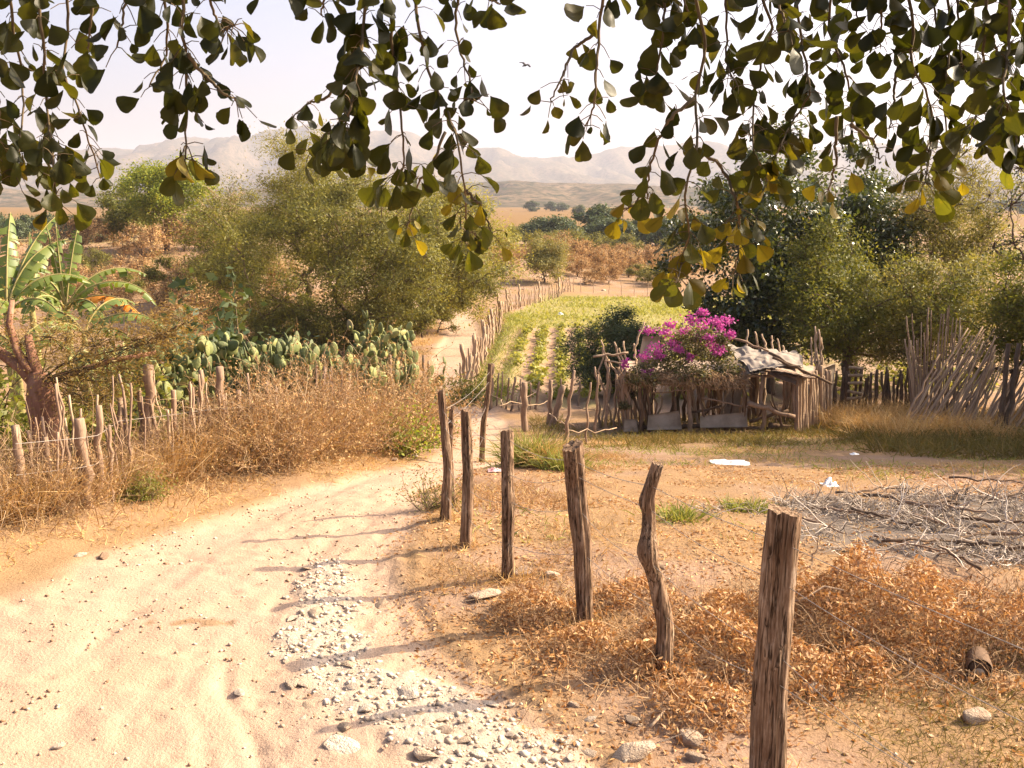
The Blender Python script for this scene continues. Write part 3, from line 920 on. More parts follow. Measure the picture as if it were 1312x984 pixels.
# ------------------------------------------------------------------ distant trees and scrub (copies of a few)
def proto_bush(name, label, group, leafm, seed, r, n_clump, n_leaf, L, W, twigs, cr=None):
    return crown_tree(name, label, 'bush' if 'bush' in name or 'shrub' in name else 'tree', (0, 0, 0), r * 1.9, (0, 0, r * 0.95), (r * 1.2, r * 1.1, r * 0.95) if cr is None else cr,
                      n_clump, r * 0.36, n_leaf, L, W, leafm, M['bark'], seed, 0.06 * r, group=group, twigs=twigs)


rs = np.random.default_rng(9)
GS = 'brown scrub bushes behind the banana plants'
LS = 'brown leafless scrub bush between the banana plants and the wide mesquite'
scrub = [proto_bush('scrub_shrub', LS, GS, M['drybrush'], 101 + i, 1.0, 22, 150, 0.12, 0.035, 26) for i in range(3)]
GO = 'olive scrub bushes on the dry slopes'
LO = 'olive green scrub bush among the brown ones behind the banana plants'
olive = [proto_bush('olive_shrub', LO, GO, M['mesquite'], 111 + i, 1.0, 22, 200, 0.12, 0.04, 10) for i in range(2)]
GT = 'dark green trees of the distant hedgerow'
LT = 'dark green tree in the hedgerow in front of the brown field'
hedge = [proto_bush('hedgerow_tree', LT, GT, M['hedgeleaf'], 121 + i, 2.0, 34, 170, 0.30, 0.17, 3) for i in range(3)]
usedp = set()


def place(protos, x, y, s, sz=1.0, label=None, group=None):
    i = int(rs.integers(len(protos))); pr = protos[i]
    if pr.name not in usedp and label is None:
        usedp.add(pr.name); pr.location = tuple(onground(x, y) - [0, 0, 0.05]); pr.rotation_euler = (0, 0, rs.uniform(0, 6)); pr.scale = (s, s, s * sz)
        return pr
    return dup(pr, onground(x, y) - [0, 0, 0.05], rs.uniform(0, 6.28), (s, s, s * sz), label, group)


for k in range(3):
    for p_ in (scrub, olive, hedge):
        if k < len(p_):
            pass
# brown scrub between the banana plants and the wide mesquite
for u, y, s in [(95, 70, 1.5), (130, 62, 1.3), (165, 74, 1.6), (200, 66, 1.5), (235, 70, 1.7), (255, 58, 1.5), (225, 55, 1.2), (275, 63, 1.6), (300, 52, 1.3), (185, 84, 1.8),
                (150, 96, 1.6), (110, 90, 1.7), (70, 84, 1.6), (240, 88, 1.8), (285, 80, 1.6), (30, 78, 1.7), (0, 95, 1.8), (260, 100, 2.0), (200, 108, 1.9), (60, 110, 2.0), (-40, 90, 1.8),
                (262, 50, 1.4), (240, 47, 1.2), (205, 49, 0.9), (150, 56, 1.0), (330, 50, 1.3), (350, 62, 1.6)]:
    x = (u - 656) / 1280 * y * 1.0
    place(scrub, x, y, s * rs.uniform(0.8, 1.1))
for u, y, s in [(250, 52, 1.5), (215, 61, 1.3), (270, 74, 1.5), (120, 80, 1.3), (300, 90, 1.8), (170, 62, 0.9), (285, 56, 1.4)]:
    place(olive, (u - 656) / 1280 * y, y, s)
for u, y, s in [(330, 40, 0.8), (365, 41, 0.9), (400, 39, 1.0), (430, 40, 1.0), (470, 40, 1.1), (500, 41, 1.0), (525, 44, 1.1), (540, 48, 1.2), (560, 50, 1.1), (345, 45, 1.0), (385, 46, 1.2), (485, 47, 1.2), (300, 46, .9), (555, 55, 1.2), (575, 58, 1.1)]:
    place(olive, (u - 656) / 1280 * y, y, s, 1.0, 'olive undergrowth bush below the wide mesquite', 'undergrowth below the wide mesquite')
# scrub beyond the palisade and the field
for u, y, s in [(600, 92, 1.5), (625, 100, 1.7), (645, 110, 1.6), (670, 104, 1.5), (725, 92, 1.5), (745, 98, 1.8), (765, 88, 1.5), (785, 94, 1.9), (805, 90, 1.4), (825, 100, 1.8),
                (740, 84, 1.2), (770, 108, 1.9), (800, 112, 2.0), (720, 112, 1.9), (690, 118, 2.0), (850, 104, 1.7), (880, 96, 1.7), (655, 84, 1.0), (632, 86, 1.0), (760, 80, 1.0), (780, 82, 1.1),
                (610, 118, 2.0), (580, 105, 2.0), (915, 110, 2.0), (665, 92, 0.9)]:
    place(scrub, (u - 656) / 1280 * y, y, s * rs.uniform(0.8, 1.1), 1.0, 'brown leafless scrub bush beyond the palisade and the crop field', 'brown scrub bushes beyond the crop field')
for u, y, s in [(830, 84, 1.0), (845, 82, 1.1), (862, 84, 1.1), (815, 86, 0.9), (640, 125, 2.0), (700, 130, 2.0), (740, 128, 2.2), (765, 135, 2.2), (720, 140, 2.0), (600, 130, 2.4), (800, 122, 2.0), (860, 120, 2.2), (660, 140, 2)]:
    place(olive, (u - 656) / 1280 * y, y, s, 0.8, 'low olive green scrub bush beyond the crop field', 'olive scrub bushes beyond the crop field')
# hedgerow
for u, y, s in [(672, 165, 0.8), (690, 160, 1.05), (708, 158, 1.15), (726, 162, 1.0), (742, 168, 0.8), (760, 165, 0.95), (778, 158, 1.15), (770, 170, 1.5), (800, 160, 1.0), (820, 166, 1.05), (842, 160, 1.1),
                (862, 165, 1.1), (885, 160, 1.1), (905, 168, 1.3), (930, 160, 1.3), (960, 160, 1.4)]:
    place(hedge, (u - 656) / 1280 * y, y, s * 1.3, 0.85)
LL = 'dark green tree in the far line of trees behind the banana plants'
for u, y, s in [(-60, 190, 1.3), (-30, 180, 1.2), (0, 185, 1.4), (25, 175, 1.2), (50, 190, 1.4), (78, 180, 1.2), (100, 172, 1.35), (122, 185, 1.2), (140, 178, 1.1), (160, 190, 1.3), (255, 185, 1.3), (280, 180, 1.3), (185, 195, 1.2), (230, 190, 1.2)]:
    place(hedge, (u - 656) / 1280 * y, y, s, 0.9, LL, 'far line of trees behind the banana plants')
for u, y, s, lb in [(742, 420, 1.5, 'lone dark tree standing at the far edge of the brown field'), (172, 330, 2.3, 'hazy blue-grey rounded tree far behind the bright green tree'),
                    (620, 400, 1.8, 'hazy low tree beside the far hills at the end of the brown field')]:
    place(hedge, (u - 656) / 1280 * y, y, s, 0.9, lb, 'far single trees')
for k, (u, y, s) in enumerate([(905, 560, 2.4), (925, 560, 2.2), (945, 570, 2.5), (970, 560, 2.4), (1240, 520, 2.2), (1275, 540, 2.4), (1300, 520, 2.4), (680, 620, 2.2), (705, 640, 2), (720, 620, 1.8)]):
    place(hedge, (u - 656) / 1280 * y, y, s, 0.75, 'hazy dark tree in the row along the foot of the hills', 'trees along the foot of the hills')

# ------------------------------------------------------------------ banana plants
def banana_leaf(L, W, arch, droopy, rs, torn=0.25):
    """arched blade along local +X rising from the origin, with torn edges; returns blade and midrib"""
    n = 30
    t = np.linspace(0, 1, n)
    ang = arch - droopy * t ** 1.3
    dx, dz = np.cos(ang), np.sin(ang)
    P = np.stack([np.cumsum(dx), np.zeros(n), np.cumsum(dz)], 1) * L / n
    w = W * 0.5 * np.clip(np.sin(np.pi * np.clip((t - 0.10) / 0.9, 0, 1) ** 0.75), 0, 1) ** 0.6 * (t > 0.10)
    bl = Acc()
    nrm = np.stack([-np.sin(ang), 0 * ang, np.cos(ang)], 1)
    for sgn in (-1, 1):
        k = 3
        while k < n - 1:
            step = int(rs.integers(1, 4)); e = min(k + step, n - 1)
            ti = np.arange(k, e + 1)
            fold = rs.uniform(0.25, 0.9) * (1.0 if rs.random() > torn else 1.7)
            slide = rs.uniform(-0.06, 0.10) * L * 0.15
            cols = []
            for f in (0.0, 0.55, 1.0):
                wv = w[ti] * f
                cols.append(P[ti] + np.array([0, sgn, 0]) * (wv * np.cos(fold * f))[:, None] - nrm[ti] * (wv * np.sin(fold * f) * 0.85)[:, None]
                            + np.array([slide * f, 0, 0]))
            V = np.stack(cols, 1); m = len(ti)
            i = np.arange(m - 1)[:, None] * 3; j = np.arange(2)[None]
            Q = np.stack([i + j, i + j + 1, i + j + 4, i + j + 3], -1).reshape(-1, 4)
            # the gap between torn strips
            V[-1, 1:] += (V[-2, 1:] - V[-1, 1:]) * rs.uniform(0.15, 0.85); V[:, 2, 2] += rs.normal(0, .02)
            bl.add(V, Q)
            k = e
    rib = tube(Acc(), P + nrm * 0.004, np.linspace(0.022, 0.005, n), 5, True)
    return bl, rib


def banana(label, base, top, specs, seed, stem_r=0.10):
    rs = np.random.default_rng(seed)
    root = thing('banana_plant', label, 'banana plant', base, group='banana plants behind the brush fence')
    hgt = top[2] - base[2]
    tp = np.asarray(top) - base
    put('stem', tube(Acc(), bend((0, 0, -0.1), tp, 7, 0.03, rs), np.linspace(stem_r, stem_r * 0.55, 7), 10, True, 0.08, seed), M['bananastem'], root)
    for az, L, W, arch, dr, dry in specs:
        bl, rib = banana_leaf(L, W, R(arch), R(dr), rs, 0.25)
        lf = put('leaf', bl, M['bananadry'] if dry else M['banana'], root, tp * [1, 1, 0.97], (rs.uniform(-0.15, 0.15), 0, R(az)))
        put('midrib', rib, M['bananastem'], lf)
        if dry:
            lf['label'] = 'withered orange banana leaf hanging down'


def bpos(u, v, y):
    p = at(u, v, y); return np.array([p[0], y, hz(p[0], y)]), p


b, t = bpos(84, 392, 17.5)
banana('banana plant with an upright rolled leaf and one withered orange leaf', b, t,
       [(35, 1.75, 0.42, 62, 95, 0), (8, 1.9, 0.40, 52, 118, 0), (-12, 1.75, 0.42, 34, 95, 1), (150, 1.6, 0.42, 66, 135, 0), (95, 1.6, 0.34, 88, 25, 0), (80, 1.5, 0.14, 89, 6, 0),
        (200, 1.7, 0.45, 52, 125, 0), (-35, 1.5, 0.45, 25, 100, 0), (120, 1.5, 0.14, 85, 10, 0), (260, 1.5, 0.42, 45, 120, 0), (330, 1.3, 0.4, 40, 130, 0)], 4)
b, t = bpos(8, 400, 16.8)
banana('banana plant with tall feathered leaves at the end of the clump', b, t,
       [(60, 1.9, 0.42, 75, 70, 0), (30, 1.7, 0.42, 65, 105, 0), (110, 2.0, 0.42, 82, 45, 0), (200, 1.7, 0.42, 60, 110, 0), (-20, 1.5, 0.42, 45, 115, 0), (160, 1.6, 0.4, 60, 120, 0), (290, 1.4, 0.4, 50, 120, 0), (75, 2.1, 0.4, 70, 40, 0)], 6)
b, t = bpos(40, 388, 20)
banana('banana plant crowded between two larger ones, its leaves arching', b, t,
       [(20, 1.6, 0.42, 70, 120, 0), (75, 1.5, 0.2, 88, 15, 0), (160, 1.6, 0.42, 62, 115, 0), (215, 1.5, 0.42, 55, 120, 0), (320, 1.5, 0.42, 50, 120, 0), (100, 1.7, 0.4, 78, 70, 0)], 8)
b, t = bpos(108, 425, 16.2)
banana('short banana plant with low drooping leaves and a pale shredded blade', b, t,
       [(5, 1.5, 0.42, 45, 95, 0), (-25, 1.3, 0.42, 25, 75, 0), (150, 1.3, 0.42, 55, 120, 0), (250, 1.2, 0.4, 45, 120, 0), (60, 1.3, 0.4, 65, 100, 0)], 10, 0.08)
b, t = bpos(-45, 385, 18.5)
banana('banana plant with broad dark leaves standing behind the forked mesquite', b, t,
       [(20, 1.9, 0.44, 62, 100, 0), (-10, 1.7, 0.42, 50, 110, 0), (70, 1.8, 0.42, 78, 60, 0), (140, 1.6, 0.42, 60, 120, 0), (300, 1.5, 0.42, 50, 115, 0)], 12)
b, t = bpos(20, 455, 14.5)
banana('small banana plant with bright leaves low behind the forked mesquite', b, t,
       [(10, 1.0, 0.34, 50, 110, 0), (60, 1.0, 0.34, 70, 90, 0), (140, 1.0, 0.34, 55, 110, 0), (230, 0.9, 0.32, 45, 110, 0), (300, 0.9, 0.32, 45, 110, 0)], 14, 0.07)

# ------------------------------------------------------------------ prickly pears
def pad_mesh(seed):
    rs = np.random.default_rng(seed)
    n = 12; a = np.linspace(0, 2 * np.pi, n, endpoint=False)
    h, w = 1.0, rs.uniform(0.46, 0.8)
    px = np.sin(a) * w / 2 * (1 + 0.16 * -np.cos(a) * -1); pz = (1 - np.cos(a)) / 2 * h
    cx, cz = 0.0, 0.52
    V = []
    for f, y in ((1.0, 0.0), (0.8, 0.045), (0.8, -0.045)):
        V += [(cx + x * f, y, cz + (z - cz) * f) for x, z in zip(px, pz)]
    V += [(0, 0.07, cz), (0, -0.07, cz)]
    V = np.array(V); V[:, 1] += 0.05 * np.sin(V[:, 2] * 3 + seed)
    Q, T = [], []
    for i in range(n):
        j = (i + 1) % n
        Q += [(i, j, n + j, n + i), (j, i, 2 * n + i, 2 * n + j)]
        T += [(n + i, n + j, 3 * n), (2 * n + j, 2 * n + i, 3 * n + 1)]
    me = Acc().add(V, Q, T).mesh('pad'); me.materials.append(M['pad'])
    return me


PADS = [pad_mesh(i) for i in range(8)]


def nopal(label, base, hgt, spread, seed, maxpads=60):
    rs = np.random.default_rng(seed)
    root = thing('prickly_pear', label, 'cactus', base, group='prickly pears behind the dry hedge')
    todo = []
    for k in range(int(5 + spread * 5)):
        az = rs.uniform(0, 6.28); r0 = rs.random() ** 0.5 * spread * 0.75
        todo.append((np.array([math.cos(az) * r0, math.sin(az) * r0, -0.05]), rs.uniform(0, 3.14), rs.normal(0, 0.15), 0.30, 0))
    n = 0
    while todo and n < maxpads:
        p, az, tilt, s, gen = todo.pop(int(rs.integers(len(todo))))
        s0 = s; s = s * rs.choice([.6, .8, .95, 1.1, 1.3], p=[.15, .25, .3, .2, .1])
        rot = Matrix.Rotation(az, 4, 'Z') @ Matrix.Rotation(tilt, 4, 'Y') @ Matrix.Rotation(rs.normal(0, 0.22), 4, 'X')
        o = put('pad', PADS[int(rs.integers(8))], None, root, p)
        o.rotation_euler = rot.to_euler(); o.scale = (s, s, s)
        n += 1
        ends = 1 if gen < 2 else int(rs.choice([1, 2, 2, 3]))
        for e in range(ends):
            a = rs.uniform(-0.9, 0.9) if ends > 1 else rs.uniform(-0.4, 0.4)
            q = rot @ Vector((math.sin(a) * 0.32 * s, 0, (0.54 + math.cos(a) * 0.44) * s))
            q = p + np.array(q)
            if q[2] < hgt - 0.2 and np.hypot(q[0], q[1]) < spread * 1.15:
                todo.append((q, az + rs.normal(0, 0.8), tilt * 0.6 + a * 0.75, max(0.19, s0 * 0.95), gen + 1))
    return root


for k, (u, vt, y, sp, lb) in enumerate([
        (185, 462, 14.6, 0.7, 'low prickly pear beside the tall leaning fence post'),
        (232, 455, 15.2, 0.7, 'prickly pear behind the two straight brown fence posts'),
        (290, 452, 15.5, 0.8, 'prickly pear under the broad-leaved castor shrub'),
        (345, 448, 15.8, 0.8, 'yellowish prickly pear next to the castor shrub'),
        (392, 425, 17.2, 0.9, 'prickly pear with tall lit pads in the row before the wide mesquite'),
        (425, 405, 18.4, 1.0, 'tallest prickly pear standing in front of the mesquite trunk'),
        (462, 430, 16.6, 0.8, 'prickly pear with bright pads above the reddest dry brush'),
        (492, 425, 18.6, 0.8, 'prickly pear with narrow upright pads'),
        (520, 432, 18.0, 0.65, 'last prickly pear of the row at the road bend'),
        (440, 455, 15.2, 0.7, 'low prickly pear close behind the dry hedge'),
        (380, 462, 14.8, 0.7, 'low shaded prickly pear half hidden by the dry hedge'),
        (130, 475, 14.0, 0.7, 'prickly pear seen through the bare brush fence')]):
    p = at(u, vt, y); b = np.array([p[0], y, hz(p[0], y)])
    nopal(lb, b, p[2] - b[2] + .25, sp, 300 + k, 125)

# broad-leaved castor shrub and other greenery behind the fence
def broad_shrub(name, label, cat, base, h, r, n, L, W, mat, seed, stemn=12):
    rs = np.random.default_rng(seed)
    root = thing(name, label, cat, base)
    wood, leaf = Acc(), Acc()
    P = strands(np.zeros((stemn, 3)) + rs.normal(0, 0.06, (stemn, 3)) * [1, 1, 0], rdir(stemn, 1.2, 0.6, rs), h * rs.uniform(0.6, 1.05, stemn), 6, 0.12, 0, rs)
    prisms(wood, P, min(0.022, 0.012 * h), min(0.008, 0.005 * h))
    nod = P[:, 2:].reshape(-1, 3)
    idx = rs.integers(len(nod), size=n)
    off = rs.normal(0, 0.5, (n, 3)) * r * 0.35
    pos = nod[idx] + off
    pos[:, 2] = np.maximum(pos[:, 2], 0.05)
    s = rs.uniform(0.6, 1.25, n)
    leaves(leaf, pos, rdir(n, -0.5, 0.6, rs), rdir(n, 1.2, 1, rs), L * s, W * s)
    put('stems', wood, M['greentwig'], root); put('foliage', leaf, mat, root)
    return root


b = g3(300, 470, 17.5)
broad_shrub('castor_shrub', 'dark broad-leaved castor shrub rising among the prickly pears', 'shrub', b, 3.0, 0.9, 1300, 0.22, 0.13, M['hedgeleaf'], 501, 18)
b = g3(240, 470, 18.2)
broad_shrub('castor_shrub', 'lower dark broad-leaved shrub behind the two brown posts', 'shrub', b, 2.5, 0.9, 900, 0.20, 0.12, M['hedgeleaf'], 502, 16)
for k, (u, y, hh) in enumerate([(215, 15.5, 1.5), (330, 17.0, 1.7), (375, 16.4, 1.5), (450, 18.0, 1.8), (500, 17.2, 1.5), (270, 16.2, 1.5)]):
    broad_shrub('leafy_weed', 'dark green leafy weed growing between the prickly pears', 'weed', g3(u, 470, y), hh, 0.8, 700, 0.12, 0.07, M['hedgeleaf'], 520 + k, 14)['group'] = 'dark leafy weeds between the prickly pears'
b = g3(60, 520, 12.6)
broad_shrub('castor_shrub', 'bright leafy weed seen through the brush fence under the forked mesquite', 'shrub', b, 1.3, 0.9, 900, 0.13, 0.07, M['midleaf'], 503, 16)
b = g3(140, 520, 12.8)
broad_shrub('castor_shrub', 'leafy green weed behind the gap in the brush fence', 'shrub', b, 1.2, 0.9, 800, 0.12, 0.06, M['midleaf'], 504, 16)
b = g3(-20, 540, 11.8)
broad_shrub('castor_shrub', 'pale leafy weed at the end of the brush fence', 'shrub', b, 1.3, 0.9, 800, 0.13, 0.07, M['midleaf'], 505, 16)

# ------------------------------------------------------------------ fences
def pole_mesh(P, r0, r1, seed, n=9, rough=0.16, groove=0.0, name='post'):
    P = np.asarray(P, float)
    t = np.linspace(0, 1, len(P)); k = max(8, int(len(P)))
    tt = np.linspace(0, 1, k)
    PP = np.stack([np.interp(tt, t, P[:, i]) for i in range(3)], 1)
    return tube(Acc(), PP, np.linspace(r0, r1, k), n, True, rough, seed, groove)


# near barbed wire fence
fence = thing('barbed_wire_fence', 'old barbed wire fence of crooked weathered posts along the dirt road', 'fence', (0, 0, 0))
near_posts = [  # base, then points up to the top, radius at base and top
    ([(983, 1003), (988, 880), (996, 760), (1007, 655)], 0.098, 0.088),
    ([(848, 870), (853, 800), (842, 745), (829, 712), (832, 660), (828, 640), (843, 594)], 0.062, 0.038),
    ([(752, 797), (746, 700), (737, 620), (733, 571)], 0.062, 0.076),
    ([(650, 741), (652, 650), (649, 552)], 0.050, 0.056),
    ([(595, 700), (600, 620), (597, 526)], 0.056, 0.048),
    ([(570, 666), (574, 600), (565, 500)], 0.060, 0.036),
    ([(582, 650), (576, 580), (579, 522)], 0.035, 0.028),
    ([(617, 592), (619, 545), (626, 500), (628, 466)], 0.048, 0.036)]
tops = []
for k, (pts, r0, r1) in enumerate(near_posts):
    g = gp(*pts[0])
    lean = np.random.default_rng(k).normal(0, 0.03, len(pts))
    P = [g - [0, 0, 0.12]] + [at(u, v, g[1] + lean[i + 1]) for i, (u, v) in enumerate(pts[1:])]
    P = np.array(P)
    # finer points
    t = np.linspace(0, 1, len(P)); tt = np.linspace(0, 1, 40)
    PP = np.stack([np.interp(tt, t, P[:, i]) for i in range(3)], 1)
    for _ in range(2):
        PP[1:-1] = (PP[:-2] + PP[1:-1] * 2 + PP[2:]) / 4
    rr = np.linspace(r0, r1, 40)
    if k == 1:
        rr = rr * (1 + 0.45 * np.exp(-((tt - 0.52) / 0.05) ** 2) + 0.25 * np.exp(-((tt - 0.8) / 0.06) ** 2))
    me = tube(Acc(), PP, rr, 30, False, 0.12, 20 + k, 0.17)
    # split, slightly slanting top
    n = 30; last = me.v[-1][-n:]; cen = last.mean(0)
    rs = np.random.default_rng(60 + k)
    last[:, 2] += rs.normal(0, 0.006, n) + (last[:, 0] - cen[0]) * rs.uniform(-0.3, 0.3)
    me.v[-1][-n:] = last
    inner = cen + (last - cen) * 0.5 - [0, 0, 0.004]
    V = np.vstack([last, inner, cen[None] - [0, 0, 0.008]])
    Q = [(i, (i + 1) % n, n + (i + 1) % n, n + i) for i in range(n)]; T = [(n + i, n + (i + 1) % n, 2 * n) for i in range(n)]
    me.add(V, Q, T)
    o = put('post', me.mesh('post', offset=-g), M['post'], fence, g)
    tops.append((PP, g))
# wires
rs = np.random.default_rng(3)
for wi, f in enumerate((0.30, 0.52, 0.74, 0.90)):
    pts = []
    order = [0, 1, 2, 3, 4, 5, 7]
    ends = [tops[i][0][int(39 * (f + 0.03 * rs.normal()))] for i in order]
    start = ends[0] + (ends[0] - ends[1]) * 1.4
    ends = [start] + ends
    for a_, b_ in zip(ends[:-1], ends[1:]):
        t = np.linspace(0, 1, 10)[:-1, None]
        seg = a_ + (b_ - a_) * t; seg[:, 2] -= 0.05 * np.sin(np.pi * t[:, 0]) * rs.uniform(0.2, 1.6)
        pts.append(seg)
    pts = np.vstack(pts + [ends[-1][None]])
    w = put('wire', tube(Acc(), pts, 0.0022, 4, False), M['wire'], fence)
    bacc = Acc()
    for p in pts[1::2]:
        B = np.repeat(p[None], 4, 0)
        prisms(bacc, strands(B, rdir(4, 0, 1, rs), 0.013, 1, 0, 0, rs), 0.0012, 0.0004)
    put('barbs', bacc, M['wire'], w)

# field boundary posts and thin sticks between the yard and the crop field
yard = thing('stick_fence', 'rickety stick and wire fence between the hut yard and the crop field', 'fence', (0, 0, 0))
yp = [((672, 553), (672, 490), .05, .045), ((703, 545), (706, 487), .035, .028), ((705, 548), (722, 494), .05, .04), ((722, 575), (736, 475), .03, .022), ((749, 570), (757, 490), .018, .014),
      ((636, 520), (639, 478), .014, .012), ((642, 522), (644, 476), .012, .01), ((648, 524), (652, 484), .014, .012), ((655, 527), (660, 483), .022, .016), ((686, 524), (691, 489), .02, .016),
      ((628, 525), (631, 466), .035, .03), ((741, 520), (743, 488), .018, .014), ((716, 522), (719, 485), .014, .012), ((665, 525), (667, 486), .012, .01), ((679, 526), (680, 492), .012, .01),
      ((762, 560), (766, 480), .022, .018), ((776, 556), (780, 470), .022, .016), ((787, 552), (790, 480), .02, .016), ((770, 548), (762, 470), .02, .014)]
for k, (bb, tt_, r0, r1) in enumerate(yp):
    g = gp(*bb); rs = np.random.default_rng(700 + k)
    tp = at(tt_[0], tt_[1], g[1])
    put('post' if r0 > .03 else 'stick', pole_mesh(bend(g - [0, 0, .1], tp, 9, 0.05, rs), r0 * g[1] / 14, r1 * g[1] / 14, k, 8).mesh('stick', offset=-g), M['stake'], yard, g)
for k, (a_, b_) in enumerate([((628, 505), (672, 520)), ((672, 520), (705, 512)), ((705, 530), (735, 545)), ((735, 520), (790, 525)), ((722, 550), (790, 548)), ((640, 520), (690, 500))]):
    pa, pb = gp(a_[0], a_[1] + 22), gp(b_[0], b_[1] + 22)
    pa = at(a_[0], a_[1], pa[1] - .4); pb = at(b_[0], b_[1], pb[1] - .4)
    put('rail', tube(Acc(), bend(pa, pb, 8, 0.06, np.random.default_rng(k), 0.05), 0.010, 5), M['palestake'], yard)

# palisade along the road and across the end of the field
pal = thing('palisade_fence', 'palisade of close-set bleached stakes between the far road and crop field', 'fence', (0, 0, 0))
rs = np.random.default_rng(15)
ys_ = []
y = 29.0
while y < 64:
    ys_.append(y); y += rs.uniform(0.28, 0.6) * (0.75 if y < 36 else 1.0)
line = [(np.interp(y, _fd, _fx) - 0.05, y) for y in ys_]
x1, y1 = line[-1]
for k in range(26):
    line.append((x1 + (k + 1) * 0.15 * 1.0, y1 + (k + 1) * 0.40))
stv = [pole_mesh(bend((0, 0, -0.1), (np.random.default_rng(i).normal(0, 0.06), 0, 1.25), 9, 0.05, np.random.default_rng(i)), 0.05, 0.036, i, 7, 0.22).mesh('stake') for i in range(7)]
for me in stv:
    me.materials.append(M['palestake'])
for k, (x, y) in enumerate(line):
    s = rs.uniform(0.8, 1.2)
    if k % 9 == 4:
        put('post', stv[k % 7], None, pal, onground(x + rs.normal(0, .06), y), (rs.normal(0, .05), rs.normal(0, .05), rs.uniform(0, 6)), (1.7, 1.7, 1.15))
    else:
        put('stake', stv[int(rs.integers(7))], None, pal, onground(x + rs.normal(0, .08), y), (rs.normal(0, .08), rs.normal(0, .08), rs.uniform(0, 6)), (s * .85, s * .85, s * rs.uniform(.65, .95)))
# far boundary of the field
ff = thing('field_fence', 'thin post and wire fence along the far edge of the crop field', 'fence', (0, 0, 0))
for k in range(19):
    x = 4.2 + k * 0.95 + rs.normal(0, .2)
    put('post', stv[k % 7], None, ff, onground(x, 73.5 + rs.normal(0, .2)), (0, rs.normal(0, .06), 0), (0.55, 0.55, rs.uniform(0.7, 1.2)))
for z in (0.5, 0.95):
    xs = np.linspace(4.2, 21.5, 30)
    put('wire', tube(Acc(), np.array([onground(x, 73.5) + [0, 0, z] for x in xs]), 0.006, 4, False), M['wire'], ff)

# roadside brush fence on the far side of the road
hed = thing('brush_fence', 'sagging brush fence of old posts and sticks overgrown with dry vines', 'fence', (0, 0, 0))
rs = np.random.default_rng(23)
hp = [((22, 668), (20, 545), .05, .04), ((105, 655), (101, 537), .055, .05), ((120, 650), (126, 520), .035, .03), ((183, 618), (190, 468), .055, .06), ((176, 618), (178, 500), .03, .025),
      ((150, 625), (154, 510), .04, .03), ((197, 618), (196, 530), .025, .02), ((221, 612), (222, 500), .035, .03), ((243, 606), (243, 492), .03, .025), ((255, 604), (257, 474), .035, .03),
      ((267, 604), (264, 508), .025, .02), ((283, 600), (281, 470), .05, .045), ((304, 597), (306, 500), .035, .03), ((318, 596), (317, 478), .018, .014), ((344, 592), (342, 488), .025, .02),
      ((356, 590), (354, 497), .025, .02), ((60, 660), (58, 560), .03, .025), ((80, 656), (84, 560), .025, .02), ((40, 664), (36, 552), .022, .018), ((135, 648), (140, 545), .022, .018),
      ((418, 580), (416, 470), .03, .025), ((462, 572), (463, 462), .028, .02), ((500, 566), (500, 455), .03, .02), ((515, 562), (514, 462), .025, .02), ((540, 560), (543, 455), .035, .03), ((547, 555), (549, 462), .03, .025)]
for k, (bb, tt_, r0, r1) in enumerate(hp):
    g = gp(*bb); g = onground(g[0], g[1] + 0.15)
    tp = at(tt_[0], tt_[1], g[1] + rs.normal(0, .05))
    put('post' if r0 > .034 else 'stick', pole_mesh(bend(g - [0, 0, .1], tp, 10, 0.05, rs), r0, r1, k, 9, 0.2, 0.06).mesh('stick', offset=-g), M['stake'], hed, g)
for k in range(64):      # thin upright sticks woven along the whole fence
    u = rs.uniform(-30, 545); v = np.interp(u, [0, 130, 270, 400, 545], [676, 648, 612, 590, 566])
    g = gp(u, v - rs.uniform(2, 6)); g = onground(g[0], g[1] + rs.uniform(0.0, .25)); hh = rs.uniform(.75, 1.25)
    r0 = rs.uniform(.009, .02)
    put('stick', pole_mesh(bend(g - [0, 0, .08], g + [rs.normal(0, .07), rs.normal(0, .05), hh], 9, 0.05, rs), r0, r0 * .7, k, 7, 0.2).mesh('stick', offset=-g), M['palestake' if k % 2 else 'stake'], hed, g)
for f in (0.45, 0.75):
    pts = []
    for (bb, tt_, r0, r1) in sorted([h for h in hp if h[2] > .034], key=lambda h: h[0][0]):
        g = gp(*bb); tp = at(tt_[0], tt_[1], g[1]); pts.append(g + (tp - g) * [1, 1, 0] * f + [0, 0, f * 0.95])
    put('wire', tube(Acc(), np.array(pts), 0.003, 4, False), M['wire'], hed)

# ------------------------------------------------------------------ dry vines and shrubs of the roadside hedge
_hb = np.array([gp(u, v)[:2] for u, v in [(-90, 700), (0, 678), (60, 663), (130, 648), (200, 628), (270, 612), (340, 600), (400, 592), (450, 585), (500, 578), (545, 568)]])


def hedge_pt(t, rs, n, back=0.5):
    k = t * (len(_hb) - 1); i = np.clip(k.astype(int), 0, len(_hb) - 2); f = (k - i)[:, None]
    p = _hb[i] * (1 - f) + _hb[i + 1] * f
    off = rs.uniform(0, back, n)
    p = p + np.stack([-0.35 * off, 0.95 * off], 1)
    return np.stack([p[:, 0], p[:, 1], H(p[:, 0], p[:, 1])], 1)


def hmask(t):
    return np.interp(t, [0, .1, .25, .33, .45, .6, .8, 1], [0.75, .8, .7, .7, 1.0, 1.15, 1.2, 1.3])


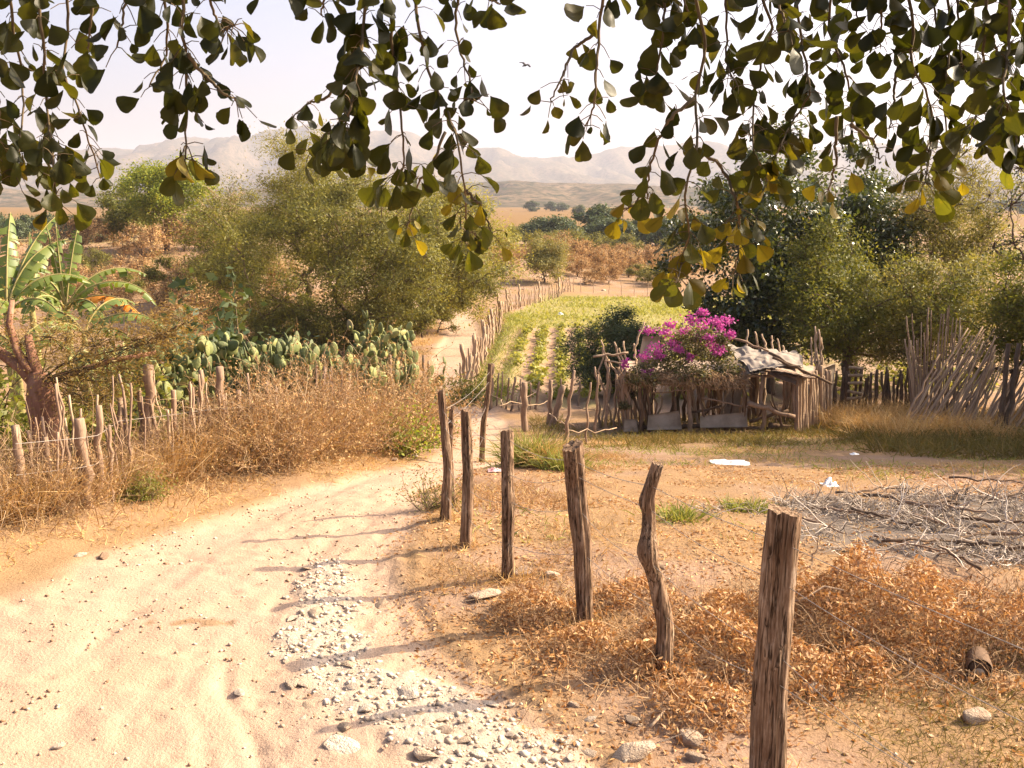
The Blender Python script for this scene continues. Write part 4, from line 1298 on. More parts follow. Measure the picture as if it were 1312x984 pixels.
rs = np.random.default_rng(33)
vine = Acc(); N = 3800
t = rs.random(N); B = hedge_pt(t, rs, N, 0.45); B[:, 2] += rs.random(N) ** 1.5 * 0.75 * hmask(t)
prisms(vine, strands(B, rdir(N, 0.15, 0.8, rs), rs.uniform(0.2, 0.75, N), 4, 0.4, 0.06, rs), 0.003, 0.0015)
vo = put('dry_vines', vine, M['twig'], None, kind='stuff')
tag(vo, 'mass of dry brown vine stems tangled over the roadside brush fence', 'vines', kind='stuff')


t = rs.random(9000); B = hedge_pt(t, rs, 9000, 0.5)
D = rdir(9000, 2.2, .6, rs); bv = rs.normal(0, .22, (9000, 3)); bv[:, 2] = -.25 * rs.random(9000)
tag(put('standing_straw', blades(Acc(), B, D, rs.uniform(.25, .95, 9000) * hmask(t), .007, bv), M['straw']), 'tall pale straw standing through the roadside brush fence', 'straw', kind='stuff')


def dry_shrub(base, h, r, seed, nst=80, nlf=3200, leafm='drybrush'):
    rs = np.random.default_rng(seed)
    root = thing('dry_shrub', 'dry reddish-brown twiggy shrub in the roadside hedge', 'shrub', base, group='dry shrubs of the roadside hedge')
    w, l = Acc(), Acc()
    B = rs.normal(0, r * 0.35, (nst, 3)) * [1, 0.7, 0]; B[:, 2] = -0.03
    P = strands(B, rdir(nst, 1.5, 0.6, rs) + B * 0.8, h * rs.uniform(.6, 1.1, nst), 6, 0.16, 0.02, rs)
    prisms(w, P, 0.005, 0.002)
    nod = P[:, 1:].reshape(-1, 3)
    B2 = nod[rs.integers(len(nod), size=nst * 6)]
    P2 = strands(B2, rdir(len(B2), 0.3, 0.8, rs), h * rs.uniform(.12, .4, len(B2)), 4, 0.3, 0.03, rs)
    prisms(w, P2, 0.0024, 0.0012)
    nod = np.vstack([nod, P2.reshape(-1, 3)])
    C = nod[rs.integers(len(nod), size=nlf)] + rs.normal(0, 0.02, (nlf, 3))
    C[:, 2] = np.maximum(C[:, 2], 0.02)
    s = rs.uniform(.6, 1.4, nlf)
    leaves(l, C, rdir(nlf, -0.6, 1, rs), rdir(nlf, 0.3, 1, rs), 0.038 * s, 0.017 * s)
    put('stems', w, M['twig'], root); put('dry_leaves', l, M[leafm], root)
    return root


protos = [dry_shrub((0, 0, 0), 1.28, 0.55, 800 + i) for i in range(4)]
spots = [(160, 0.4), (255, 0.6), (300, 0.8), (335, 0.95), (370, 1.0), (395, 0.8), (425, 1.05), (455, 1.0), (480, 1.15), (505, 1.15), (525, 1.1), (440, 0.75), (360, 0.7), (310, 0.65), (490, 0.8), (540, 0.9),
         (20, 0.5), (70, 0.5)]
for k, (u, s) in enumerate(spots):
    v = np.interp(u, [0, 130, 270, 400, 545], [678, 648, 612, 592, 568]); g = gp(u, v - rs.uniform(0, 8))
    g = onground(g[0], g[1] + rs.uniform(0, .35))
    if k < 4:
        o = protos[k]; o.location = tuple(g); o.rotation_euler = (0, 0, rs.uniform(0, 6)); o.scale = (s, s, s)
    else:
        dup(protos[k % 4], g, rs.uniform(0, 6.28), (s, s, s * 1.15))
broad_shrub('roadside_bush', 'small low green bush at the foot of the brush fence', 'bush', gp(185, 640), 0.28, 0.45, 1500, 0.035, 0.014, M['midleaf'], 901, 60)
broad_shrub('climbing_vine', 'fresh green climber covering the end of the dry hedge at the road bend', 'vine', onground(-1.72, 14.6), 0.95, 0.5, 1500, 0.06, 0.045, M['brightleaf'], 903, 24)
broad_shrub('roadside_bush', 'dark green weed clump where the far road meets the palisade', 'bush', onground(-1.15, 27.2), 0.95, 0.9, 1500, 0.10, 0.05, M['midleaf'], 905, 26)
broad_shrub('roadside_bush', 'tuft of grey-green weeds behind the double fence posts', 'bush', gp(556, 652), 0.42, 0.4, 700, 0.035, 0.013, M['mesquite'], 907, 30)

# ------------------------------------------------------------------ grasses, litter
def scatter(n, x0, x1, y0, y1, fn, rs):
    """random points with density fn(x,y) in 0..1"""
    X = rs.uniform(x0, x1, n); Y = rs.uniform(y0, y1, n)
    k = rs.random(n) < fn(X, Y)
    return X[k], Y[k]


def grass(name, label, mat, X, Y, L, W, rs, upr=1.0, droop=0.3):
    n = len(X); B = np.stack([X, Y, H(X, Y) - 0.005], 1)
    D = rdir(n, upr, 0.5, rs); bv = rs.normal(0, 0.25, (n, 3)); bv[:, 2] = -droop * rs.random(n)
    s = rs.uniform(.5, 1.4, n)
    o = put(name, blades(Acc(), B, D, L * s, W * s, bv), mat)
    return tag(o, label, 'grass', kind='stuff')


rs = np.random.default_rng(91)
def off_road(X, Y): return 1 - m_road(X, Y)
X, Y = scatter(17000, 1.6, 4.6, 4.0, 6.4, lambda X, Y: sstep(.3, .6, vnoise(X * 1.5 + 4, Y * 1.5, 71)) * sstep(1.5, 2.6, X), rs)
grass('corner_grass', 'short dry olive grass below the log', M['olivegrass'], X, Y, 0.075, 0.004, rs, 0.8, 0.3)
# left verge straw
def fv(X, Y):
    l = np.interp(Y, _rd, _rl)
    return sstep(-0.25, 0.35, l - X) * (1 - sstep(1.9, 2.6, l - X)) * sstep(0.25, 0.6, vnoise(X * 2.3, Y * 2.3, 5) + 0.15)
X, Y = scatter(70000, -8.5, -1.2, 5.0, 15, fv, rs)
grass('verge_straw', 'flattened golden straw on the road verge below the brush fence', M['straw'], X, Y, 0.085, 0.006, rs, 0.25, 0.2)
X, Y = scatter(26000, -8.5, -1.2, 6.5, 15, lambda X, Y: fv(X + 0.45, Y), rs)
grass('verge_grass', 'standing dry grass along the foot of the brush fence', M['drybrush'], X, Y, 0.22, 0.006, rs, 1.2, 0.35)
# fence line grass
def ff_(X, Y):
    r = np.interp(Y, _rd, _rr)
    return sstep(-0.1, 0.4, X - r - 0.1) * (1 - sstep(1.3, 2.2, X - r)) * sstep(0.42, 0.6, vnoise(X * 1.7, Y * 1.7, 8)) * sstep(5.5, 7.5, Y)
X, Y = scatter(60000, -1.4, 3.5, 5.0, 15, ff_, rs)
grass('fence_grass', 'short dry reddish grass along the barbed wire fence', M['drybrush'], X, Y, 0.12, 0.005, rs, 0.7, 0.3)
def fy(X, Y):
    return off_road(X, Y) * sstep(0.45, 0.68, vnoise(X * 0.8 + 3, Y * 0.8, 12)) * (Y > 6.5)
X, Y = scatter(60000, -0.6, 8, 4.5, 21, fy, rs)
grass('yard_grass', 'sparse bleached grass on the bare yard', M['straw'], X, Y, 0.10, 0.005, rs, 0.5, 0.3)
X, Y = scatter(16000, -0.5, 8, 8.5, 22, lambda X, Y: off_road(X, Y) * sstep(0.5, 0.72, vnoise(X * 0.9 + 9, Y * 0.9, 14)), rs)
grass('yard_weeds', 'low olive weeds scattered over the yard', M['greengrass'], X, Y, 0.11, 0.008, rs, 0.8, 0.3)
# tall grass before the leaning poles, its colour darkened for tree shade
X, Y = scatter(42000, 4.4, 14, 14.5, 24.5, lambda X, Y: sstep(5.9, 7.2, X - 0.12 * (Y - 15) + 1.6 * vnoise(X, Y, 4) - 0.8) * (0.4 + 0.6 * sstep(0.3, 0.6, vnoise(X * 1.3, Y * 1.3, 22))), rs)
grass('tall_grass', 'tall dull olive grass in front of the leaning poles', M['olivegrass'], X, Y, 0.34, 0.014, rs, 1.4, 0.4)
X, Y = scatter(26000, 7.0, 14, 17.5, 25, lambda X, Y: sstep(0.3, 0.6, vnoise(X * 1.1, Y * 1.1, 25)), rs)
grass('tall_grass', 'tall golden dry grass around the leaning poles', M['straw'], X, Y, 0.6, 0.010, rs, 1.7, 0.4)
# hut surroundings and thin fence
X, Y = scatter(20000, 0.4, 7, 15, 24, lambda X, Y: off_road(X, Y) * sstep(0.35, 0.6, vnoise(X * 1.2, Y * 1.2, 35)) * sstep(15.5, 18.5, Y), rs)
grass('yard_edge_grass', 'dry grass and weeds around the hut and the stick fence', M['olivegrass'], X, Y, 0.22, 0.009, rs, 1.1, 0.35)
# field grass strips
def fg(X, Y): return m_field(X, Y) * sstep(50, 56, Y) * (0.3 + 0.7 * sstep(0.4, 0.6, vnoise(X * 0.4, Y * 0.4, 45)))
X, Y = scatter(40000, -2, 20, 46, 72, fg, rs)
grass('field_grass', 'bright green low crop at the far end of the field', M['cropleaf'], X, Y, 0.22, 0.04, rs, 1.0, 0.3)
X, Y = scatter(22000, -3, 3.5, 27, 60, lambda X, Y: sstep(-0.5, 0.2, X - np.interp(Y, _fd, _fx)) * (1 - sstep(0.9, 1.8, X - np.interp(Y, _fd, _fx))), rs)
grass('field_edge_grass', 'yellowing green grass inside the palisade', M['greengrass'], X, Y, 0.26, 0.016, rs, 1.0, 0.35)
X, Y = scatter(26000, -9, -1, 24, 62, lambda X, Y: sstep(0.1, 0.5, np.interp(Y, _rd, _rl) - X) * (1 - sstep(2, 4, np.interp(Y, _rd, _rl) - X)) * sstep(.3, .6, vnoise(X * .7, Y * .7, 3)), rs)
grass('far_verge_grass', 'dry yellow grass on the bank of the far road', M['straw'], X, Y, 0.26, 0.014, rs, 1.0, 0.35)
# open scrub ground further off
X, Y = scatter(28000, -60, 30, 38, 130, lambda X, Y: (1 - m_field(X, Y)) * off_road(X, Y) * sstep(.38, .62, vnoise(X * .16, Y * .16, 55)), rs)
grass('scrub_grass', 'pale dry grass of the open scrubland', M['drybrush'], X, Y, 0.5, 0.035, rs, 1.0, 0.4)
# tufts caught at the foot of the near posts
X = np.concatenate([g[0] + rs.normal(0, .10, 130) for _, g in tops]); Y = np.concatenate([g[1] + rs.normal(0, .09, 130) for _, g in tops])
grass('post_foot_grass', 'dry grass gathered at the feet of the barbed wire fence posts', M['straw'], X, Y, 0.13, 0.005, rs, 0.9, 0.35)
# grass tussock behind the fence
def tussock(label, g, h, n, mat, seed):
    rs = np.random.default_rng(seed)
    B = rs.normal(0, 0.09, (n, 3)) * [1.4, 1, 0]
    D = rdir(n, 2.0, .5, rs) + B * 2.5
    bv = unit(D) * [0.5, 0.5, 0] * rs.random((n, 1)); bv[:, 2] -= 0.35 * rs.random(n)
    root = thing('grass_tussock', label, 'grass', g)
    put('blades', blades(Acc(), B, D, h * rs.uniform(.5, 1.2, n), 0.012, bv), mat, root)
tussock('grey-green grass tussock beside the bleached one behind the fence', gp(678, 597), 0.55, 700, M['greengrass'], 1)
tussock('bleached straw tussock bent over behind the fence', gp(700, 598), 0.5, 420, M['straw'], 2)
tussock('small grey-green tussock in the yard behind the third nearest post', gp(722, 602), 0.35, 300, M['greengrass'], 3)
tussock('fresh yellow-green tussock at the edge of the ash heap', gp(955, 655), 0.16, 260, M['greengrass'], 4)
tussock('olive weed tuft beside the crooked knotted post', gp(870, 665), 0.18, 260, M['greengrass'], 5)

# dry leaves
def heap(X, Y):
    """height of the heap of dead weeds"""
    h = 0
    for cx, cy_, rx, ry, hh in ((2.75, 6.75, 0.75, 0.5, .26), (3.5, 6.6, 0.7, 0.45, .22), (2.05, 6.7, 0.6, 0.5, .2), (1.35, 6.35, 0.45, 0.45, .16), (1.75, 6.0, 0.4, 0.35, .12),
                                (0.75, 6.2, 0.45, 0.45, .11), (0.15, 6.9, 0.3, 0.25, .10), (2.6, 6.0, 0.7, 0.3, .10), (0.95, 7.1, .4, .3, .08), (4.3, 6.7, .5, .45, .15), (1.1, 5.5, .35, .25, .09)):
        h = np.maximum(h, 1.75 * hh * np.exp(-((X - cx) / rx) ** 2 - ((Y - cy_) / ry) ** 2))
    return h
rs = np.random.default_rng(95)
acc = Acc()
X, Y = scatter(120000, -0.4, 5.6, 4.6, 8.0, lambda X, Y: np.clip(heap(X, Y) * 7, 0, 1) * (.25 + .75 * sstep(.3, .55, vnoise(X * 4, Y * 4, 6))), rs)
n = len(X)
Z = H(X, Y) + heap(X, Y) * (0.25 + 1.5 * vnoise(X * 4, Y * 4, 6)) * rs.random(n) ** 0.35 + 0.006
s = rs.uniform(.5, 1.4, n)
leaves(acc, np.stack([X, Y, Z], 1), rdir(n, 0, .8, rs), rdir(n, .5, 1, rs), 0.046 * s, 0.014 * s)
tag(put('dead_weeds', acc, M['dryleaf']), 'heap of dead weeds with curled orange-brown leaves beside the fence', 'dead weeds', kind='stuff')
acc = Acc()
X, Y = scatter(13000, -0.4, 5.6, 4.8, 7.8, lambda X, Y: np.clip(heap(X, Y) * 6, 0, 1), rs)
n = len(X)
B = np.stack([X, Y, H(X, Y) + heap(X, Y) * 0.9 * rs.random(n)], 1)
prisms(acc, strands(B, rdir(n, .5, .8, rs), rs.uniform(.08, .30, n), 3, .25, .04, rs), 0.0028, 0.0012)
tag(put('dead_weed_stems', acc, M['twig']), 'thin dead stems sticking out of the heap of curled brown leaves', 'dead weeds', kind='stuff')
acc = Acc()
X, Y = scatter(52000, -1.2, 7.5, 4.3, 13, lambda X, Y: off_road(X + .2, Y) * (0.10 + 0.8 * sstep(.42, .65, vnoise(X * 1.4, Y * 1.4, 66))), rs)
n = len(X); s = rs.uniform(.4, 1.3, n)
leaves(acc, np.stack([X, Y, H(X, Y) + 0.008], 1), rdir(n, 0, .25, rs), rdir(n, 1.4, 1, rs), 0.042 * s, 0.015 * s)
tag(put('leaf_litter', acc, M['dryleaf']), 'scattered dry brown leaf litter on the bare earth by the fence', 'leaf litter', kind='stuff')

# ------------------------------------------------------------------ stones
def stone_mesh(seed, flat=0.5, name='stone', mat='stone'):
    rs = np.random.default_rng(seed)
    bm = bmesh.new()
    p = unit(rs.normal(0, 1, (16, 3))) * rs.uniform(.8, 1.05, (16, 1)) * [0.5, 0.36, 0.5 * flat]
    for q in p:
        bm.verts.new(q)
    bmesh.ops.convex_hull(bm, input=bm.verts)
    for v in [v for v in bm.verts if not v.link_faces]:
        bm.verts.remove(v)
    bmesh.ops.bevel(bm, geom=list(bm.edges), offset=0.03, segments=1, affect='EDGES', profile=0.5)
    bmesh.ops.triangulate(bm, faces=list(bm.faces))
    me = bpy.data.meshes.new(name); bm.to_mesh(me); bm.free()
    me.materials.append(M[mat])
    return me


SM = [stone_mesh(i, 0.4 + 0.08 * (i % 4), 'cobble', 'stone') for i in range(8)]
RM = [stone_mesh(40 + i, 0.5 + 0.1 * (i % 3), 'stone', 'rock' if i % 2 else 'stone') for i in range(6)]
rs = np.random.default_rng(51)
road_o = TERR['dirt_road']
cand = []
tries = 0
while len(cand) < 295 and tries < 20000:
    tries += 1
    y = rs.uniform(4.4, 8.1); x = np.interp(y, _cd, _cx) + rs.normal(0, 0.68) * np.interp(y, _cd, _cw)
    s = rs.choice([.055, .07, .09, .12, .16, .22], p=[.22, .22, .20, .16, .12, .08]) * (1.15 if y < 5.8 else 0.8)
    if any((x - a) ** 2 + (y - b) ** 2 < (0.33 * (s + c)) ** 2 for a, b, c in cand):
        continue
    cand.append((x, y, s))
for x, y, s in cand:
    put('cobble', SM[int(rs.integers(8))], None, road_o, (x, y, hz(x, y) - 0.01 * s), (rs.normal(0, .14), rs.normal(0, .14), rs.uniform(0, 6.28)), (s * rs.uniform(.85, 1.4), s, s * rs.uniform(.4, .8)))


def gravel(name, label, X, Y, smin, smax, mat, rs, parent=None):
    """pebbles joined into one mesh: little irregular octahedra"""
    n = len(X); s = smin + (smax - smin) * rs.random(n) ** 3
    base = np.array([(1, 0, 0), (-1, 0, 0), (0, 1, 0), (0, -1, 0), (0, 0, 1), (0, 0, -1.)])
    T = np.array([(0, 2, 4), (2, 1, 4), (1, 3, 4), (3, 0, 4), (2, 0, 5), (1, 2, 5), (3, 1, 5), (0, 3, 5)])
    V = base[None] * (rs.uniform(.35, .75, (n, 6, 1))) * s[:, None, None] * np.array([1, .8, .55])
    a = rs.uniform(0, 6.28, n); ca, sa = np.cos(a)[:, None], np.sin(a)[:, None]
    V = np.stack([V[:, :, 0] * ca - V[:, :, 1] * sa, V[:, :, 0] * sa + V[:, :, 1] * ca, V[:, :, 2]], -1)
    V += np.stack([X, Y, H(X, Y) + s * 0.12], 1)[:, None]
    acc = Acc().add(V.reshape(-1, 3), None, (T[None] + (np.arange(n) * 6)[:, None, None]).reshape(-1, 3))
    o = put(name, acc.mesh(name, smooth=False), mat, parent, kind='stuff')
    if parent is None:
        tag(o, label, 'gravel', kind='stuff')
    return o


M['whitegravel'] = mat_leaf('white_gravel', [(0.38, 0.29, 0.205), (0.52, 0.43, 0.33), (0.64, 0.55, 0.44), (0.42, 0.32, 0.23)], 0.0, rough=0.95, spec=0.05)
X, Y = scatter(24000, -2.6, 1.6, 4.2, 8.3, lambda X, Y: m_cob(X, Y) * 0.6, rs)
gravel('gravel', '', X, Y, 0.012, 0.06, M['whitegravel'], rs, road_o)
X, Y = scatter(42000, -7, 1.6, 4.2, 15, lambda X, Y: m_road(X, Y) * (.08 + sstep(.35, .75, vnoise(X * 1.6, Y * 1.6, 87)) * 0.6), rs)
gravel('loose_gravel', '', X, Y, 0.005, 0.042, M['clod'], rs, road_o)
X, Y = scatter(5000, -1, 8, 4.2, 14, lambda X, Y: off_road(X, Y) * 0.5, rs)
gravel('yard_gravel', 'small clods and gravel strewn over the bare yard', X, Y, 0.008, 0.04, M['clod'], rs)
X, Y = scatter(1500, -4, 10, 74, 100, lambda X, Y: np.exp(-(((X - .5) / 5) ** 2 + ((Y - 86) / 7) ** 2)), rs)
gravel('bank_rubble', 'rubble and clods on the eroded earth bank beyond the palisade', X, Y, 0.1, 0.5, M['clod'], rs)

stones = [(810, 968, 62, 'large pale stone lying beside the cobbled patch of the road'), (884, 950, 44, 'angular stone between the two nearest fence posts, nearest the road'),
          (923, 893, 46, 'long flat-topped stone between the two nearest fence posts'), (925, 914, 46, 'brown stone with a dark underside between the two nearest posts'),
          (894, 899, 36, 'small flat stone between the two nearest fence posts'), (890, 974, 30, 'small half-buried stone in the path beside the nearest post'),
          (812, 926, 28, 'small pale stone in the bare earth below the knotted post'), (862, 862, 46, 'rounded pale stone at the foot of the knotted post'), (842, 866, 26, 'small stone wedged against the knotted post'),
          (1015, 893, 34, 'pinkish stone at the foot of the nearest post'), (1040, 888, 36, 'pale stone behind the nearest post'), (1249, 922, 44, 'angular grey stone in the grass below the log'),
          (622, 765, 48, 'flat stone in the dry grass beside the fence'), (670, 736, 34, 'flat pale stone at the foot of the slim straight post'), (708, 738, 28, 'whitish stone next to the flat one by the slim post'),
          (1066, 893, 26, 'small whitish stone in the dead leaves behind the nearest post'), (307, 891, 22, 'lone pale stone on the bare road surface'), (132, 715, 22, 'pale stone at the edge of the verge straw'),
          (103, 712, 16, 'reddish stone at the edge of the verge straw'), (845, 728, 20, 'small stone behind the knotted post'), (75, 958, 18, 'small flat clod on the bare road'), (505, 590, 16, 'pale stone on the verge at the road bend'),
          (532, 586, 14, 'whitish chip on the verge at the road bend'), (490, 776, 26, 'flat stone on the road shoulder beside the rut'), (905, 945, 22, 'little stone between the two nearest posts'), (735, 905, 20, 'white chip in the fence shadow')]
for k, (u, v, w, lb) in enumerate(stones):
    g = gp(u, v); d = np.linalg.norm(g - [0, 0, CAMZ]); s = w / 1280 * d
    tag(put('stone', RM[k % 6], None, None, g + [0, 0, s * 0.10], (rs.normal(0, .15), rs.normal(0, .15), rs.uniform(0, 6)), (s, s, s * (rs.uniform(.75, 1.0) if 'flat' not in lb else .5))), lb, 'stone', 'loose stones')

# ------------------------------------------------------------------ ash heap with branches
def onp(X, Y): return np.stack([X, Y, H(X, Y)], 1)
rs = np.random.default_rng(52)
def fash(X, Y): return sstep(0.0, 0.4, 1 - ((X - 4.5) / 2.5) ** 2 - ((Y - 9.2) / 1.55) ** 2 + fbm(X * 1.6, Y * 1.6, 81) * .45)
acc = Acc()
X, Y = scatter(12000, 1.6, 7.4, 7.3, 11.2, lambda X, Y: fash(X, Y) * (.12 + .88 * sstep(.3, .5, vnoise(X * 1.5, Y * 2.2, 7))), rs)
n = len(X); B = onp(X, Y); B[:, 2] += rs.random(n) * 0.04
prisms(acc, strands(B, rdir(n, 0.05, .35, rs), rs.uniform(.10, .38, n), 4, .55, .05, rs), 0.0050, 0.002)
tag(put('burnt_twigs', acc, M['ashtwig']), 'bed of curled grey-white burnt twigs and ash in the yard', 'ash heap', kind='stuff')
br = [((1150, 652), (1262, 668), .035), ((1105, 640), (1190, 650), .03), ((1225, 700), (1330, 716), .03), ((1120, 690), (1210, 720), .022), ((1180, 655), (1330, 640), .035), ((1232, 672), (1330, 680), .03),
      ((1040, 655), (1150, 672), .022), ((1070, 640), (1170, 632), .02), ((1210, 660), (1235, 632), .022), ((1270, 690), (1340, 700), .03), ((1130, 705), (1290, 690), .02), ((1256, 740), (1200, 712), .02),
      ((1170, 670), (1250, 690), .03), ((1090, 662), (1180, 682), .02), ((1215, 622), (1320, 628), .02), ((1025, 672), (1085, 690), .018)]
for k, (a_, b_, r) in enumerate(br):
    pa, pb = gp(*a_), gp(*b_); mid = (pa + pb) / 2
    pa = pa + [0, 0, rs.uniform(.03, .10)]; pb = pb + [0, 0, rs.uniform(.03, .12)]
    r = r * .75; me = tube(Acc(), bend(pa, pb, 10, 0.07, rs), np.linspace(r, r * .45, 10), 8, True, .2, k, .08)
    o = put('branch', me.mesh('branch', offset=-mid), M['bark'] if k % 3 else M['stake'], None, mid)
    tag(o, 'crooked bare branch lying on the grey ash heap', 'branch', 'bare branches on the ash heap')
    sm = strands(np.repeat((pa + (pb - pa) * .6 - mid)[None], 5, 0), rdir(5, .3, .6, rs), rs.uniform(.2, .5, 5), 4, .25, 0, rs)
    put('side_twigs', prisms(Acc(), sm, r * .4, .003), M['ashtwig'], o)
# loose sticks in the heap of dead weeds
for k, (a_, b_, r, lb) in enumerate([((895, 783), (985, 790), .007, 'pale dead stick lying across the dead weeds behind the nearest post'), ((1010, 818), (1185, 802), .008, 'long thin pale stick on top of the dead weeds'),
                                     ((832, 940), (905, 880), .010, 'bent bare stick beside the stones between the two nearest posts'), ((1210, 828), (1235, 798), .008, 'short bleached stick poking from the dead weeds'),
                                     ((1095, 800), (1150, 788), .006, 'little pale stick above the long one on the dead weeds'), ((1035, 740), (1050, 690), .010, 'whitish upright twig beside the top of the nearest post'),
                                     ((1190, 705), (1268, 745), .010, 'straight stick lying off the ash heap onto bare sand')]):
    pa, pb = gp(*a_), gp(*b_)
    up = float(heap(np.array([pa[0]]), np.array([pa[1]]))[0]); up2 = float(heap(np.array([pb[0]]), np.array([pb[1]]))[0])
    if k == 5:
        pb = at(b_[0], b_[1], pa[1] + .05)
    pa = pa + [0, 0, .012 + up * .8]; pb = pb + [0, 0, .012 + (up2 * .8 if k != 5 else 0)]
    mid = (pa + pb) / 2
    tag(put('stick', tube(Acc(), bend(pa, pb, 9, .12, rs), np.linspace(r, r * .5, 9), 6).mesh('stick', offset=-mid), M['palestake'], None, mid), lb, 'stick', 'loose dead sticks')

# short log
g = gp(1256, 872); d = np.linalg.norm(g - [0, 0, CAMZ]); rad = 13 / 1280 * d
lg = thing('log', 'short sawn log lying on bare earth with its ringed end showing', 'log', g)
ax = np.array([0.35, 0.92, 0.05]); ax /= np.linalg.norm(ax)
c0 = np.array([-0.01, 0, rad * 0.95])
put('bark', tube(Acc(), np.array([c0 + ax * t for t in np.linspace(0, .2, 6)]), np.array([1.0, 1.06, 1.03, .98, .95, .9]) * rad, 18, False, .08, 3), M['darkstake'], lg)
put('end', tube(Acc(), np.array([c0 + ax * t for t in (0.006, .01, .192)]), np.array([.2, .88, .8]) * rad, 18, True), M['bark'], lg)
put('core', tube(Acc(), np.array([c0 + ax * t - [0, 0, rad * .3] for t in (-0.012, 0.03)]), np.array([.45, .45]) * rad, 12, True), M['paleboard'], lg)

# litter
def crumple(name, label, cat, g, sx, sy, sz, mat, seed):
    rs = np.random.default_rng(seed); n = 12
    u, v = np.meshgrid(np.linspace(-.5, .5, n), np.linspace(-.5, .5, n))
    z = np.abs(fbm(u * 5 + seed, v * 5, seed, 3)) * (1 - (2 * np.hypot(u, v)).clip(0, 1) ** 2) + .02
    x = u + fbm(u * 4, v * 4 + 3, seed + 1, 2) * .12; y = v + fbm(u * 4, v * 4 + 8, seed + 2, 2) * .12
    V = np.stack([x * sx, y * sy, z * sz], -1)
    i = np.arange(n - 1)[:, None] * n + np.arange(n - 1)[None]
    o = put(name, Acc().add(V, np.stack([i, i + 1, i + n + 1, i + n], -1).reshape(-1, 4)), mat, None, g + [0, 0, .012])
    tag(o, label, cat)


crumple('plastic_bag', 'flat torn white plastic sheet lying in the yard before the hut', 'plastic', gp(935, 594), .48, .3, .12, M['plastic'], 2)
crumple('plastic_bag', 'crumpled white plastic bag at the edge of the ash heap', 'plastic', gp(1063, 623), .17, .16, .22, M['plastic'], 3)
crumple('wrapper', 'red and white crumpled wrapper behind the slim post', 'wrapper', gp(634, 604), .17, .15, .10, M['redwrap'], 4)
crumple('plastic_scrap', 'small white plastic scrap on the shaded yard grass', 'plastic', gp(1095, 583), .14, .1, .06, M['plastic'], 5)
crumple('plastic_scrap', 'white plastic scrap in the crop field near the palisade', 'plastic', gp(718, 404), .35, .3, .4, M['plastic'], 6)

# ------------------------------------------------------------------ crop plants
def crop_mesh(seed):
    rs = np.random.default_rng(seed); n = 60
    C = rs.normal(0, .12, (n, 3)) * [1, 1, .6] + [0, 0, .18]; C[:, 2] = np.maximum(C[:, 2], .03)
    me = leaves(Acc(), C, rdir(n, .2, .6, rs), rdir(n, 1.1, 1, rs), .16 * rs.uniform(.7, 1.2, n), .10).mesh('crop_plant')
    me.materials.append(M['cropleaf']); return me


CM = [crop_mesh(i) for i in range(5)]
rs = np.random.default_rng(64)
pts = []
for row in range(-2, 16):
    for y in np.arange(27.5, 52, 0.7):
        x = row * .85 + .05 * y + rs.normal(0, .08); yy = y + rs.normal(0, .15)
        if m_field(np.array([x]), np.array([yy]))[0] > .5 and vnoise(np.array([x * .35]), np.array([yy * .25]), 90)[0] > .36 and rs.random() < .75:
            pts.append((x, yy))
pts.sort(key=lambda p: p[1])
pts_view = [p for p in pts if abs(p[0] / p[1]) < .22]
for k, (x, y) in enumerate(pts_view[:260]):
    s = rs.uniform(.6, 1.15)
    tag(put('crop_plant', CM[k % 5], None, None, onground(x, y) - [0, 0, .02], (0, 0, rs.uniform(0, 6)), s), 'bright yellow-green crop plant growing in a furrowed row of the field', 'crop plant', 'crop plants in the furrowed rows')
rest = pts_view[260:] + [p for p in pts if abs(p[0] / p[1]) >= .22]
if rest:
    acc = Acc()
    for x, y in rest:
        n = 24; C = rs.normal(0, .13, (n, 3)) * [1, 1, .6] + onground(x, y) + [0, 0, .18]
        leaves(acc, C, rdir(n, .2, .6, rs), rdir(n, 1.1, 1, rs), .2 * rs.uniform(.7, 1.2, n), .12)
    tag(put('crop_rows', acc, M['cropleaf']), 'further rows of low green crop in the field', 'crop', kind='stuff')

# ------------------------------------------------------------------ the hut
HY = 21.0
def hpnt(u, v, dy=0.0): return at(u, v, HY + dy)
hb = g3(930, 553, HY)
hut = thing('stick_hut', 'low ramshackle hut of stakes with a patched tarpaulin roof', 'hut', hb)
rs = np.random.default_rng(71)


def hpole(name, a_, b_, r0, r1, mat, da=0., db=0., toground=False, amp=.04):
    pa = hpnt(a_[0], a_[1], da)
    if toground:
        pa[2] = hz(pa[0], pa[1]) - .08
    pb = hpnt(b_[0], b_[1], db)
    put(name, tube(Acc(), bend(pa - hb, pb - hb, 8, amp, rs), np.linspace(r0, r1, 8), 8, True, .18, int(rs.integers(99)), .06), M[mat], hut)


# front posts and braces
for a_, b_, r in [((884, 552), (884, 478), .055), ((806, 552), (803, 476), .05), ((822, 553), (819, 482), .045), ((832, 552), (832, 485), .035), ((812, 553), (805, 495), .03), ((978, 552), (977, 480), .05),
                  ((909, 552), (893, 495), .03), ((872, 550), (864, 508), .03), ((1020, 552), (1019, 482), .05), ((955, 552), (952, 488), .04), ((796, 553), (790, 492), .03), ((842, 552), (840, 490), .028)]:
    hpole('post', a_, b_, r, r * .8, 'darkstake' if r < .05 else 'stake', toground=True, amp=.07)
# side wall of vertical stakes, running back
for k in range(15):
    f = k / 14.0
    u0 = 1022 + 42 * f; dy = 2.2 * f
    hpole('stake', (u0, 552 - 6 * f), (u0 + rs.normal(0, 1.5), 478 - 4 * f + rs.normal(0, 3)), .045, .038, 'palestake' if k % 3 else 'stake', dy, dy, True, .02)
